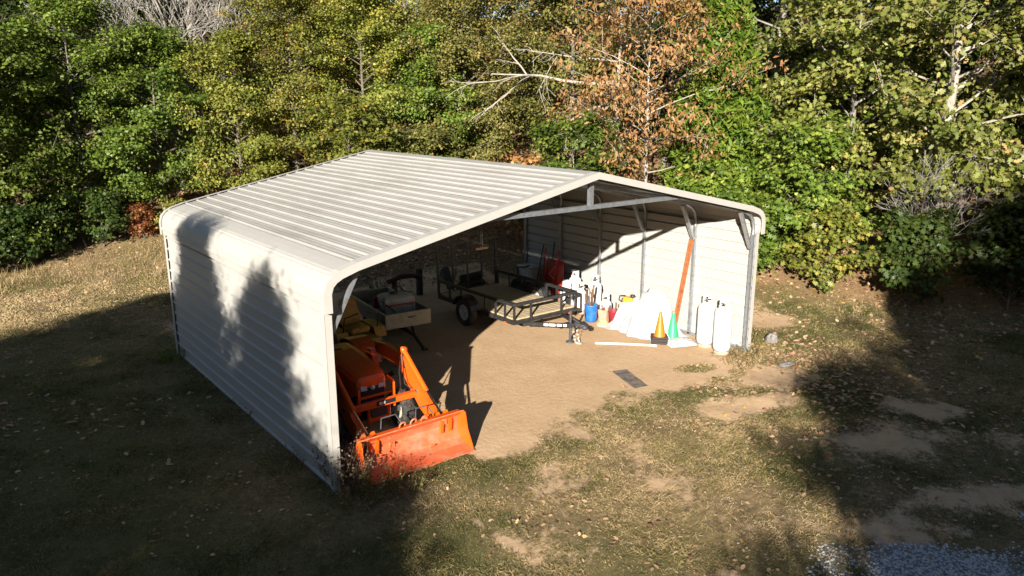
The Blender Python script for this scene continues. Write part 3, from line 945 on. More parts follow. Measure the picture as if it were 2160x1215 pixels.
m = MB(); m.tube([(HP[0] - .02, HP[1] + .30, .03), (HP[0] - .02, HP[1] + .30, .74)], .03, 8); m.lathe([(.0, .0), (.10, .0), (.10, .02), (.03, .05)], 12, (HP[0] - .02, HP[1] + .30, 0)); m.tube([(HP[0] - .02, HP[1] + .30, .74), (HP[0] + .20, HP[1] + .30, .72), (HP[0] + .20, HP[1] + .30, .60)], .012, 6)
m.build('tongue_jack', M_DKGREY, ut)
for k, s_ in enumerate((-1, 1)):
    m = MB()
    for q_ in range(9):
        t = q_ / 8
        c_ = Vector((HP[0] + s_ * (.05 + .03 * math.sin(PI * t)), HP[1] + .18 - .25 * t * (1 if s_ < 0 else .4), HP[2] - .06 - .33 * math.sin(PI * min(t, .62) / 1.24)))
        R = Matrix.Rotation(PI / 2 * (q_ % 2), 3, 'Z')
        m.tube([c_ + R @ Vector((.018 * math.cos(a), 0, .028 * math.sin(a))) for a in np.linspace(0, 2 * PI, 9)[:-1]], .0055, 4, closed=True)
    m.build('safety_chain', M_CHAIN, ut)
# axle, wheels, fenders
m = MB(); m.bar((-UX - .10, .10, .30), (UX + .10, .10, .30), .06); m.build('axle', M_BLACK, ut)
for s_ in (-1, 1):
    wheel(ut, (s_ * (UX + .17), .10, .335), .335, .20, .195, M_RIMW, 0, 'wheel')
    m = MB()
    arc = [(.10 + .42 * math.cos(a), .335 + .42 * math.sin(a)) for a in np.linspace(2.85, .30, 9)]
    arc2 = [(.10 + .41 * math.cos(a), .335 + .41 * math.sin(a)) for a in np.linspace(.30, 2.85, 9)]
    m.prism(arc + arc2, s_ * (UX + .04), s_ * (UX + .30), 'x')
    m.build('fender', M_BLACK, ut)
for y_, x_ in ((UF + .34, -UX - .032), (UF - .0, UX - .25)):
    MB().box((x_, y_ - .04, UD - .11), (.012, .075, .045)).build('reflector', M_REFL, ut)
# ramp gate
gt = MB()
for x_ in (-UX + .03, UX - .03):
    gt.bar((x_, UR + .06, UD - .04), (x_, UR + .10, 1.72), .045)
gt.bar((-UX + .03, UR + .10, 1.72), (UX - .03, UR + .10, 1.72), .045)
gt.bar((-UX + .06, UR + .06, UD - .02), (UX - .06, UR + .06, UD - .02), .045)
gate = gt.build('ramp_gate', M_BLACK, ut)
for k in range(1, 4):
    x_ = -UX + .03 + (2 * UX - .06) * k / 4
    MB().bar((x_, UR + .062, UD + .0), (x_, UR + .10, 1.70), .035).build('gate_bar', M_BLACK, gate)
MB().bar((-UX + .06, UR + .08, 1.15), (UX - .06, UR + .08, 1.15), .02, .03).build('gate_bar', M_BLACK, gate)

# ------------------------------------------------------------------ hanging hoist
hb = thing('hanging_hook', 'steel chain hook with wooden bar hanging above the trailer', 'hook', (6.5, 5.36, 1.9))
m = MB(); m.tube([(0, 0, .35), (0, 0, 1.60)], .008, 5); m.build('cable', M_DKGREY, hb)
m = MB()
for q_ in range(4):
    R = Matrix.Rotation(PI / 2 * (q_ % 2), 3, 'Z')
    m.tube([Vector((0, 0, .12 + q_ * .075)) + R @ Vector((.028 * math.cos(a), 0, .05 * math.sin(a))) for a in np.linspace(0, 2 * PI, 11)[:-1]], .010, 5, closed=True)
m.tube([(0, 0, .10), (.03, 0, .07), (.05, 0, .04), (.03, 0, .0), (-.02, 0, -.005), (-.04, 0, .03)], .011, 5)
m.build('chain', M_CHAIN, hb)
MB().box((0, 0, -.03), (.36, .05, .055), None, .006).build('wood_bar', M_PALEWOOD, hb)

# ------------------------------------------------------------------ things along the right wall
def gas_tank(loc, r, h, label, group, mesh_from=None, rz=0.0):
    t = thing('propane_tank', label, 'propane tank', loc, rz, group)
    T = h - .17
    b = MB()
    b.lathe([(0, .05), (r * .6, .055), (r * .9, .09), (r, .16), (r, T - .17), (r * .97, T - .10), (r * .87, T - .05), (r * .6, T - .012), (r * .25, T + .005), (0, T + .008)], 24)
    b.build('body', M_TANK, t)
    b = MB(); b.lathe([(r * .84, .0), (r * .86, .07), (r * .80, .07), (r * .80, .0)], 20); b.build('foot_ring', M_TANKBASE, t)
    b = MB()
    rr = .105 if r > .16 else .095
    zb = T - .03; zt = h
    n_ = 26
    pts = []
    for k in range(n_):
        a = 2 * PI * k / n_
        pts.append((rr * math.cos(a), rr * math.sin(a)))
    vs = []; fs = []
    for (x, y) in pts:
        vs += [(x, y, zb), (x, y, zb + (zt - zb) * .33), (x, y, zb + (zt - zb) * .72), (x, y, zt)]
    for k in range(n_):
        a = k * 4; c = ((k + 1) % n_) * 4
        ang = 360 * k / n_
        for j in range(3):
            if j == 1 and (20 < ang < 75 or 110 < ang < 165 or 235 < ang < 305):
                continue
            if 75 < ang < 110 and j > 0:
                continue
            fs.append((a + j, c + j, c + j + 1, a + j + 1))
    b.add(vs, fs, True); b.build('collar', M_TANK, t)
    b = MB(); b.lathe([(.024, T), (.028, T + .07), (.016, T + .10), (.0, T + .10)], 10); b.tube([(0, 0, T + .05), (.06, .02, T + .05)], .015, 6)
    b.build('valve', M_BRASS, t)
    return t

GT = 'propane tanks along the right wall'
gas_tank((9.29, .80, 0), .19, 1.17, 'tall white propane cylinder nearer the steel post, left of the pair', GT, rz=2.0)
gas_tank((9.17, .27, 0), .19, 1.20, 'tall white propane cylinder at the open front, right of the pair', GT, rz=2.6)
tanks = [((9.30, 5.02, 0), .165, 1.00, 'tall white propane tank with rusty collar against the shaded wall', 1.2),
         ((9.32, 4.30, 0), .175, .98, 'tall rounded white propane tank beside the wall post', 2.2),
         ((8.98, 4.95, 0), .155, .72, 'white propane tank in front of the rusty collared one', .7),
         ((9.02, 4.52, 0), .15, .80, 'narrow white propane tank in the middle of the cluster', 1.9),
         ((9.28, 3.86, 0), .155, .60, 'short white propane tank behind the blue bucket', 2.6),
         ((9.42, 5.52, 0), .15, .62, 'short white propane tank beside the red wheelbarrow', .2),
         ((8.70, 4.62, 0), .145, .58, 'short white propane tank behind the trailer tongue', 1.4)]
for i, (lc, r, h, lb, rz) in enumerate(tanks):
    t = gas_tank(lc, r, h, lb, GT, rz=rz)
# blue bucket with stakes
def sticks(parent, r, z0, n, lo, hi, m_, seed):
    rn = random.Random(seed)
    for k in range(n):
        a = rn.uniform(0, 2 * PI); rr = rn.uniform(0, r * .7); le = rn.uniform(lo, hi)
        p = Vector((rr * math.cos(a), rr * math.sin(a), .06))
        q_ = Vector((r * 1.05 * math.cos(a + rn.uniform(-.5, .5)), r * 1.05 * math.sin(a + rn.uniform(-.5, .5)), le))
        MB().tube([p, p.lerp(q_, .5) + Vector((rn.uniform(-.02, .02), 0, 0)), q_], rn.uniform(.009, .016), 5).build('stake', m_, parent)
bb = thing('blue_bucket', 'blue plastic barrel full of rusty stakes by the trailer tongue', 'barrel', (8.68, 3.78, 0))
m = MB(); m.lathe([(0, .01), (.135, .01), (.145, .03), (.155, .15), (.15, .18), (.158, .21), (.165, .40), (.172, .42), (.165, .44), (.15, .44), (.14, .05), (0, .05)], 24); m.build('shell', M_BLUE, bb)
sticks(bb, .15, .44, 9, .50, .82, M_STICK, 4)
m = MB(); m.tube([(.02, .02, .1), (.03, .0, .6), (.06, -.02, .92)], .03, 6); m.tube([(.03, 0, .6), (-.05, .05, .86)], .018, 6); m.build('branch', M_STICK, bb)
rb = thing('maroon_bucket', 'maroon plastic bucket of stakes beside the white tarp pile', 'bucket', (8.92, 3.24, 0))
m = MB(); m.lathe([(0, .01), (.10, .01), (.14, .34), (.15, .35), (.14, .37), (.13, .36), (.095, .04), (0, .04)], 20); m.build('shell', M_MAROON, rb)
sticks(rb, .11, .36, 5, .40, .62, M_STICK, 9)
pb = thing('red_crate', 'faded red plastic bin between the blue and maroon buckets', 'bin', (8.98, 3.58, 0), .2)
m = MB(); vs, fs = loft([[(-.11, -.10, 0), (.11, -.10, 0), (.11, .10, 0), (-.11, .10, 0)], [(-.14, -.13, .30), (.14, -.13, .30), (.14, .13, .30), (-.14, .13, .30)], [(-.12, -.11, .30), (.12, -.11, .30), (.12, .11, .30), (-.12, .11, .30)], [(-.10, -.09, .04), (.10, -.09, .04), (.10, .09, .04), (-.10, .09, .04)]]); fs += [(3, 2, 1, 0), (12, 13, 14, 15)]; m.add(vs, fs); m.build('shell', M_PINK, pb)
sticks(pb, .10, .3, 4, .34, .48, M_STICK, 12)
rc = thing('rope_coil', 'tan coil of rope lying in front of the maroon bucket', 'rope', (8.68, 3.36, 0))
m = MB()
for lev in range(3):
    m.tube([((.15 - .012 * lev) * math.cos(a), (.15 - .012 * lev) * math.sin(a), .018 + lev * .028) for a in np.linspace(0, 2 * PI, 21)[:-1]], .017, 6, closed=True)
m.build('loop', M_PALEWOOD, rc)
# board and yellow saw
bd = thing('scrap_board', 'weathered tan board lying level against the right wall', 'board', (9.42, 3.18, 0))
MB().box((0, 0, .40), (.10, .60, .12), None, .01).build('board', M_PALEWOOD, bd)
MB().box((0, .18, .17), (.12, .12, .34), None, .01).build('support_block', M_WOOD, bd)
MB().box((0, -.18, .17), (.12, .12, .34), None, .01).build('support_block', M_WOOD, bd)
# tarp pile
def tarp():
    n1, n2 = 64, 72
    vs = []; fs = []
    rn = np.random.RandomState(3)
    ph = rn.rand(12) * 6.28
    for i in range(n1):
        u = i / (n1 - 1)
        for j in range(n2):
            v = j / (n2 - 1)
            x = -.62 + 1.06 * u; y = -.98 + 1.96 * v
            big = math.exp(-(((x - .10) / .44) ** 2 + ((y + .14) / .56) ** 2) ** 1.9) * .96
            low = math.exp(-(((x - .0) / .36) ** 2 + ((y - .52) / .34) ** 2) ** 2) * .58
            mid = math.exp(-(((x + .22) / .30) ** 2 + ((y - .05) / .52) ** 2) ** 1.6) * .44
            z = max(big, low, mid)
            z = (z ** 3 + (0.7 * low) ** 3 + (.6 * mid) ** 3) ** (1 / 3)
            ang = math.atan2(y, x)
            fold = .035 * math.sin(9 * ang + 2.2 * math.sin(3 * y + ph[0]) + ph[1]) + .022 * math.sin(17 * x + 9 * y + ph[2] + 2 * math.sin(6 * y)) + .018 * math.sin(23 * y - 8 * x + ph[3]) + .012 * math.sin(41 * x + 13 * y) 
            e = min(u, 1 - u, v, 1 - v) * 10
            z = max(z + fold * min(1, z * 4 + .25), 0) + .006 + .012 * abs(math.sin(31 * y + 14 * x))
            wob = .05 * math.sin(7 * y + ph[4]) + .03 * math.sin(19 * y)
            wob2 = .05 * math.sin(8 * x + ph[5])
            z = z * min(1, .15 + e)
            vs.append((x + wob * (1 - u) * 1.2, y + wob2, z))
    for i in range(n1 - 1):
        for j in range(n2 - 1):
            fs.append((i * n2 + j, (i + 1) * n2 + j, (i + 1) * n2 + j + 1, i * n2 + j + 1))
    return vs, fs
tp = thing('tarp_pile', 'crumpled white tarp draped over a rounded pile by the right wall', 'tarp', (9.16, 2.40, 0.004))
m = MB(); vs, fs = tarp(); m.add(vs, fs, True); m.build('sheet', M_TARP, tp)
sw = thing('yellow_saw', 'yellow and black cutoff saw resting on the white tarp', 'saw', (9.12, 2.96, .54), .3)
m = MB(); m.box((0, 0, .10), (.18, .26, .16), None, .04); m.build('housing', M_YELLOW, sw)
m = MB(); m.lathe([(.0, .18), (.06, .18), (.06, .24), (.0, .25)], 14, (.02, -.10, 0)); m.tube([(0, .12, .02), (-.02, .24, .08), (-.02, .22, .18), (0, .08, .20)], .018, 6); m.build('handle', M_BLACK, sw)
# cones
def cone(parent, z0, r, h, m_):
    b = MB(); b.lathe([(r, z0), (r * .96, z0 + .015), (.032, z0 + h - .02), (.026, z0 + h), (.0, z0 + h)], 24); return b.build('cone', m_, parent)
oc = thing('traffic_cone', 'orange traffic cone on a stack of black square bases', 'traffic cone', (8.70, 1.60, 0.0), .78, 'traffic cones by the tarp')
for k in range(3):
    b = MB(); b.box((.012 * k, .008 * (k % 2), .03 + k * .052), (.37 - .006 * k, .37, .05), Matrix.Rotation(.06 * (k - 1), 3, 'Z'), .012); b.build('base', M_CONEBASE, oc)
cone(oc, .155, .135, .57, M_CONE)
gc = thing('traffic_cone', 'green traffic cone with grey tip beside the orange cone', 'traffic cone', (9.12, 1.57, .03), .3, 'traffic cones by the tarp')
cone(gc, 0.0, .15, .62, M_GREENC)
b = MB(); b.lathe([(.037, .60), (.034, .63), (.0, .64)], 16); b.build('tip', M_WOOD, gc)
# sack and pipe
sk = MB()
vs = []; fs = []
n_ = 22
for i in range(n_):
    for j in range(n_):
        u = -1 + 2 * i / (n_ - 1); v = -1 + 2 * j / (n_ - 1)
        e = max(0, (1 - u * u)) ** .5 * max(0, (1 - v * v)) ** .5
        vs.append((u * .34, v * .24, .012 + .10 * e + .012 * math.sin(9 * u + 4 * v) * e + .008 * math.sin(17 * v)))
fs = [(i * n_ + j, (i + 1) * n_ + j, (i + 1) * n_ + j + 1, i * n_ + j + 1) for i in range(n_ - 1) for j in range(n_ - 1)]
sk.add(vs, fs, True)
tag(sk.build('plastic_sack', M_TARP, None, (8.98, 1.22, .0)), 'flat white plastic sack lying before the green cone', 'sack').rotation_euler = (0, 0, -.4)
m = MB(); m.tube([(7.48, 2.42, .022), (7.8, 2.12, .022), (8.1, 1.80, .024), (8.42, 1.44, .022)], .022, 8)
tag(m.build('pvc_pipe', M_PVC), 'thin white plastic pipe lying on the dirt before the tarp', 'pipe')
# leaning rusty beam
bm = MB()
p0 = Vector((9.30, 1.70, .0)); p1 = Vector((9.60, 1.545, 2.28))
d_ = (p1 - p0).normalized()
bm.bar(p0, p1, .020, .10, (1, 0, 0)); 
sx = d_.cross(Vector((1, 0, 0))).normalized()
for s_ in (-1, 1):
    bm.bar(p0 + sx * s_ * .045 + Vector((-.025, 0, 0)), p1 + sx * s_ * .045 + Vector((-.025, 0, 0)), .04, .012, (1, 0, 0))
tag(bm.build('steel_channel', M_RUST), 'rusty orange steel channel leaning against the right wall post', 'steel beam')
# wheelbarrow standing on its nose against the wall
wb = thing('wheelbarrow', 'red wheelbarrow stood upright against the right wall behind the trailer', 'wheelbarrow', (9.42, 6.02, 0))
m = MB()
vs, fs = loft([[(.02, -.20, .22), (.02, .20, .22), (-.02, .20, .22), (-.02, -.20, .22)], [(.10, -.34, .40), (.10, .34, .40), (-.30, .36, .34), (-.30, -.36, .34)]])
def trayring(z, hw, dep):
    return [(-.02, -hw, z), (-.02 + dep * .6, -hw * .95, z), (-.02 + dep, -hw * .55, z), (-.02 + dep, hw * .55, z), (-.02 + dep * .6, hw * .95, z), (-.02, hw, z)]
vs, fs = loft([trayring(.16, .20, .03), trayring(.24, .27, .17), trayring(.55, .33, .22), trayring(.95, .33, .16), trayring(1.10, .30, .02)], closed=False)
vs = [(-x + .08, y, z) for x, y, z in vs]
m.add(vs, fs, True); m.build('tray', M_RED, wb)
for s_ in (-1, 1):
    m = MB(); m.tube([(-.10, s_ * .08, .10), (-.15, s_ * .16, .5), (-.12, s_ * .24, 1.0), (-.04, s_ * .27, 1.40)], .02, 6); m.build('handle', M_RED, wb)
    m = MB(); m.tube([(-.14, s_ * .20, .60), (-.34, s_ * .20, .80), (-.13, s_ * .22, .98)], .014, 5); m.build('leg', M_RED, wb)
wheel(wb, (-.06, 0, .19), .19, .09, .08, M_RED, 0, 'wheel')
wb.children[-1].rotation_euler = (0, 0, PI / 2)
# long handled tools
for (x_, y_, lz, lb, nm, yl) in ((9.30, 6.62, 1.42, 'dark long handled shovel leaning on the wall left of the wheelbarrow', 'shovel', .10), (9.40, 6.15, 1.55, 'dark wooden rake handle leaning behind the red wheelbarrow', 'rake', -.16)):
    t = thing(nm, lb, nm, (x_, y_, 0))
    MB().tube([(0, 0, .18), (.24, -yl * .5, lz)], .016, 6).build('handle', M_DKWOOD, t)
    m = MB()
    if nm == 'shovel':
        m.prism([(-.10, .30), (.10, .30), (.10, .10), (0, 0), (-.10, .10)], -.012, .006, 'x')
    else:
        m.box((0, 0, .16), (.03, .34, .03))
        for k in range(9):
            m.bar((0, -.16 + k * .04, .16), (-.05, -.16 + k * .04, .03), .008)
    m.build('blade' if nm == 'shovel' else 'rake_head', M_DKGREY, t)
hs = thing('garden_hose', 'black hose looped over a pale plastic bin behind the trailer', 'hose', (9.15, 6.85, 0))
m = MB(); m.tube([(-.05, .30, .75), (0, .38, .62), (-.02, .30, .46), (.02, -.05, .36), (.0, -.15, .20), (.02, -.18, .03)], .022, 6); m.tube([(-.05, .30, .75), (-.02, .0, .80), (.0, -.12, .86)], .022, 6); m.build('loop', M_BLACK, hs)
pbn = thing('storage_bin', 'pale grey plastic storage bin at the back of the right wall', 'bin', (9.40, 7.02, 0))
m = MB(); m.box((0, 0, .38), (.40, .52, .74), None, .05); m.build('shell', M_WHITEPL, pbn)
m = MB(); m.box((0, 0, .765), (.44, .56, .05), None, .015); m.build('lid', M_WHITEPL, pbn)
st = thing('spare_tyre', 'black spare tyre standing behind the trailer near the back corner', 'tyre', (8.72, 6.62, .30), .3)
wheel(st, (0, 0, 0), .30, .18, .16, M_DKGREY, 0, 'tread')
# rubber mat
m = MB()
cs = [(6.45, .90), (6.76, .79), (6.43, -.05), (6.13, .01)]
nr = 10
vs = []
for i in range(nr + 1):
    t = i / nr
    a = Vector(cs[0]).lerp(Vector(cs[3]), t); b_ = Vector(cs[1]).lerp(Vector(cs[2]), t)
    zz = .010 + .012 * math.sin(t * 7) ** 2 + (.02 if i == 0 else 0)
    vs += [(a.x, a.y, zz), (b_.x, b_.y, zz * .7 + .004), (b_.x, b_.y, zz * .7 - .004), (a.x, a.y, zz - .008)]
fs = []
for i in range(nr):
    for k in range(4):
        fs.append((i * 4 + k, i * 4 + (k + 1) % 4, i * 4 + 4 + (k + 1) % 4, i * 4 + 4 + k))
fs += [(0, 1, 2, 3), (nr * 4 + 3, nr * 4 + 2, nr * 4 + 1, nr * 4)]
m.add(vs, fs)
tag(m.build('rubber_mat', M_MAT), 'grey rubber mat lying on the dirt before the cones', 'mat')
# stones
def stone(loc, sz, label, seed):
    rn = random.Random(seed)
    b = MB(); n1, n2 = 7, 10
    vs = []; fs = []
    for i in range(n1 + 1):
        a = PI * i / n1
        for j in range(n2):
            p = 2 * PI * j / n2
            k = 1 + rn.uniform(-.22, .2)
            vs.append((math.sin(a) * math.cos(p) * sz[0] * k, math.sin(a) * math.sin(p) * sz[1] * k, math.cos(a) * sz[2] * k))
    for i in range(n1):
        for j in range(n2):
            fs.append((i * n2 + j, (i + 1) * n2 + j, (i + 1) * n2 + (j + 1) % n2, i * n2 + (j + 1) % n2))
    b.add(vs, fs)
    return tag(b.build('stone', M_STONE, None, (loc[0], loc[1], hz(loc[0], loc[1]) + sz[2] * .35)), label, 'stone')
stone((10.75, .05), (.17, .13, .14), 'grey field stone in the grass outside the right front post', 3)
stone((9.55, -1.05), (.20, .11, .04), 'flat grey stone half buried in dirt before the right post', 5)
# dark frame at the back, logs
bf = thing('wooden_rail', 'dark weathered post and rail behind the beige cart', 'wooden frame', (6.3, 8.45, 0), .1)
MB().box((.42, .1, .38), (.16, .14, .80), None, .02).build('post', M_DKWOOD, bf)
MB().box((-.50, .0, .30), (.12, .12, .60), None, .02).build('post', M_DKWOOD, bf)
m = MB(); m.tube([(-.7, 0, .60), (-.3, 0, .68), (.1, 0, .66), (.42, .02, .56)], .07, 8); m.build('rail', M_DKWOOD, bf)
LG = 'cut logs behind the trailer'
for k, (x_, y_, z_, a_, lb) in enumerate(((8.3, 8.35, .12, .1, 'dark cut log on the ground behind the trailer gate'), (8.5, 8.62, .12, .25, 'second dark cut log lying behind the trailer gate'), (8.42, 8.48, .33, .15, 'dark log stacked on top of the two others'), (7.55, 8.4, .10, 1.3, 'thin dark log slanting behind the trailer gate'))):
    m = MB(); ln = .95 - .1 * k
    m.tube([(-ln / 2, 0, 0), (0, .02, 0), (ln / 2, 0, .01)], [.12, .115, .11], 10)
    o = tag(m.build('log', M_DKWOOD, None, (x_, y_, z_)), lb, 'log', LG)
    o.rotation_euler = (0, 0, a_)
    if k == 3:
        o.rotation_euler = (0, -.7, a_); o.location.z = .42

# ------------------------------------------------------------------ vegetation
RH = np.array([(0, 0, 0), (.45, .36, .10), (1.0, 0, -.02), (.45, -.36, .10)])
LONG = np.array([(0, 0, 0), (.4, .20, .06), (1.0, 0, -.06), (.4, -.20, .06)])
SPRAY = np.array([(0, .05, 0), (1.0, 0, .0), (0, -.05, 0)])
STAR = np.array([(0, 0, 0), (.18, .16, .02), (.30, .50, .05), (.46, .22, .05), (.75, .38, .03), (.70, .12, .05), (1.0, 0, 0), (.70, -.12, .05), (.75, -.38, .03), (.46, -.22, .05), (.30, -.50, .05), (.18, -.16, .02)])
LOBED = np.array([(0, 0, 0), (.22, .12, .02), (.30, .34, .05), (.46, .15, .04), (.60, .36, .05), (.74, .15, .03), (.88, .22, .02), (1.0, 0, -.04), (.88, -.22, .02), (.74, -.15, .03), (.60, -.36, .05), (.46, -.15, .04), (.30, -.34, .05), (.22, -.12, .02)])
BLADE = np.array([(0, .5, 0), (1.0, 0, 0), (0, -.5, 0)])

def leaf_mesh(name, pos, nrm, size, tint, shape, rs, along=None, width=None):
    N = len(pos); k = len(shape)
    nrm = nrm / np.maximum(np.linalg.norm(nrm, axis=1, keepdims=True), 1e-6)
    if along is None:
        t = rs.normal(size=(N, 3))
    else:
        t = along
    t = t - nrm * np.sum(t * nrm, 1, keepdims=True)
    t = t / np.maximum(np.linalg.norm(t, axis=1, keepdims=True), 1e-6)
    b = np.cross(nrm, t)
    sz = size[:, None, None]
    wd = sz if width is None else width[:, None, None]
    P = pos[:, None, :] + t[:, None, :] * (shape[None, :, 0:1] - .3) * sz + b[:, None, :] * shape[None, :, 1:2] * wd + nrm[:, None, :] * shape[None, :, 2:3] * sz
    me = bpy.data.meshes.new(name)
    mesh_np(me, P.reshape(-1, 3), np.arange(N * k).reshape(N, k), k)
    a = me.attributes.new('tint', 'FLOAT', 'FACE')
    a.data.foreach_set('value', np.clip(tint, 0, 1).astype(np.float32))
    return me

def gen_tree(seed, H, tr, cb, R, nl, per, csz, lsz, shape, lean=(0, 0), rise=.35, dens=1.0, peak=.35, tmean=.45, tvar=.22, up=.55, flat=.55, sub=4, trunk_n=8, minr=.008, limbk=.014):
    """returns (trunk MB, leaf mesh data) for a broadleaf tree standing at the origin"""
    rn = random.Random(seed); rs = np.random.RandomState(seed)
    mb = MB()
    tp = []
    nseg = 8
    ox = oy = 0
    for i in range(nseg + 1):
        t = i / nseg
        ox += rn.uniform(-.05, .05) * H * .12; oy += rn.uniform(-.05, .05) * H * .12
        if i == 0: ox = oy = 0
        tp.append(Vector((lean[0] * t + ox, lean[1] * t + oy, H * .96 * t)))
    rad = [max(tr * (1 - .92 * (i / nseg) ** .9), .012) for i in range(nseg + 1)]
    rad[0] *= 1.25
    mb.tube(tp, rad, trunk_n)
    def at(t):
        f = t * nseg; i = min(int(f), nseg - 1)
        return tp[i].lerp(tp[i + 1], f - i), rad[i] + (rad[i + 1] - rad[i]) * (f - i)
    clumps = []
    az = rn.uniform(0, 6.28)
    for i in range(nl):
        tt = (i + rn.uniform(0, 1)) / nl
        t = cb + (1 - cb) * tt * .98
        az += 2.4 + rn.uniform(-.5, .5)
        x = (tt - peak) / (1 - peak) if tt > peak else (peak - tt) / peak * .75
        ln = R * math.sqrt(max(.06, 1 - x * x)) * rn.uniform(.62, 1.12)
        p, r0 = at(t)
        d = Vector((math.cos(az), math.sin(az), rise + rn.uniform(-.25, .3) + .45 * tt))
        d.normalize()
        pts = [p]; q_ = p.copy(); dd = d.copy()
        for k in range(4):
            dd = (dd + Vector((rn.uniform(-.22, .22), rn.uniform(-.22, .22), rn.uniform(-.16, .12)))).normalized()
            q_ = q_ + dd * ln / 4
            pts.append(q_.copy())
        rl = min(r0 * .6, .006 + ln * limbk)
        mb.tube(pts, [max(rl * (1 - .8 * k / 4), minr * .7) for k in range(5)], 5, cap=False)
        for k in range(2, 5):
            clumps.append((pts[k], .75 + .25 * k / 4))
        for s_ in range(sub):
            f = rn.uniform(.35, 1.0) * 4
            k = min(int(f), 3)
            b0 = pts[k].lerp(pts[k + 1], f - k)
            sd = (dd + Vector((rn.uniform(-1, 1), rn.uniform(-1, 1), rn.uniform(-.4, .7)))).normalized()
            sl_ = ln * rn.uniform(.22, .42) + .15
            b1 = b0 + sd * sl_ * .5 + Vector((0, 0, .03)); b2 = b0 + sd * sl_
            mb.tube([b0, b1, b2], [max(rl * .4, minr * .7), minr * .8, minr * .45], 4, cap=False)
            clumps.append((b2, 1.0)); clumps.append((b1, .7))
    top, _ = at(1.0)
    for k in range(4):
        clumps.append((top + Vector((rn.uniform(-.3, .3), rn.uniform(-.3, .3), rn.uniform(-.4, .2))) , 1))
    P, Nn, S, T = [], [], [], []
    cen = Vector((lean[0] * .5, lean[1] * .5, H * (cb + (1 - cb) * .4)))
    for (c, w) in clumps:
        n_ = max(3, int(per * dens * w * rn.uniform(.55, 1.4)))
        cs_ = csz * rn.uniform(.75, 1.3)
        g_ = rs.normal(size=(n_, 3)) * np.array([cs_, cs_, cs_ * flat]) * .62
        pos = np.array(c)[None] + g_
        outv = np.array(c - cen); outv = outv / (np.linalg.norm(outv) + 1e-6)
        nrm = rs.normal(size=(n_, 3)) * .55 + outv[None] * .55 + np.array([0, 0, up])[None] + g_ / (cs_ + 1e-6) * .25
        P.append(pos); Nn.append(nrm); S.append(lsz * rs.uniform(.6, 1.35, n_))
        T.append(rs.normal(tmean, tvar, n_) * .55 + (tmean + rn.uniform(-.45, .45)) * .45)
    P = np.concatenate(P); Nn = np.concatenate(Nn); S = np.concatenate(S); T = np.concatenate(T)
    keep = P[:, 2] > .12
    return mb, (P[keep], Nn[keep], S[keep], T[keep], shape, rs)

class Proto:
    pass
PROTO = {}
def proto(name, gen):
    p = Proto()
    mb, lv = gen
    me = bpy.data.meshes.new('trunk')
    me.from_pydata(mb.v, [], mb.f)
    me.polygons.foreach_set('use_smooth', mb.sm)
    me.update()
    me.materials.append(M_BARK)
    p.trunk = me
    p.crown = None
    if lv is not None:
        P, Nn, S, T, shape, rs = lv
        al = None
        if shape is LONG:
            al = rs.normal(size=(len(P), 3)) * .6 + np.array([0, 0, -1.0])
        p.crown = leaf_mesh('crown', P, Nn, S, T, shape, rs, al)
        p.crown.materials.append(L_GREEN)
    PROTO[name] = p

proto('maple_a', gen_tree(11, 7.4, .10, .10, 2.3, 44, 76, .36, .115, RH, tmean=.45, flat=.5))
proto('maple_b', gen_tree(12, 8.6, .12, .08, 2.6, 50, 76, .38, .118, RH, tmean=.45, flat=.5))
proto('oak_a', gen_tree(21, 9.6, .15, .10, 2.7, 52, 78, .40, .108, RH, tmean=.5, tvar=.3))
proto('oak_b', gen_tree(22, 10.6, .17, .12, 3.0, 54, 78, .42, .112, RH, tmean=.5, tvar=.3, peak=.45))
proto('big_oak', gen_tree(31, 10.2, .24, .16, 3.3, 40, 34, .36, .17, LOBED, tmean=.5, tvar=.32, sub=6, flat=.5, minr=.014))
proto('big_oak_b', gen_tree(33, 8.6, .16, .10, 2.8, 40, 34, .34, .16, LOBED, tmean=.5, tvar=.32, sub=6, flat=.5, minr=.012))
proto('sassafras', gen_tree(41, 8.2, .085, .30, 2.9, 42, 19, .38, .165, LONG, tmean=.5, tvar=.38, up=.1, sub=5, rise=.25, minr=.008, limbk=.007))
proto('shrub', gen_tree(51, 1.9, .03, .06, 1.05, 20, 26, .21, .115, STAR, tmean=.45, tvar=.3, sub=3, rise=.8))
proto('low_maple', gen_tree(52, 4.2, .06, .05, 1.9, 34, 36, .27, .135, STAR, tmean=.42, tvar=.3, sub=4, rise=.4))

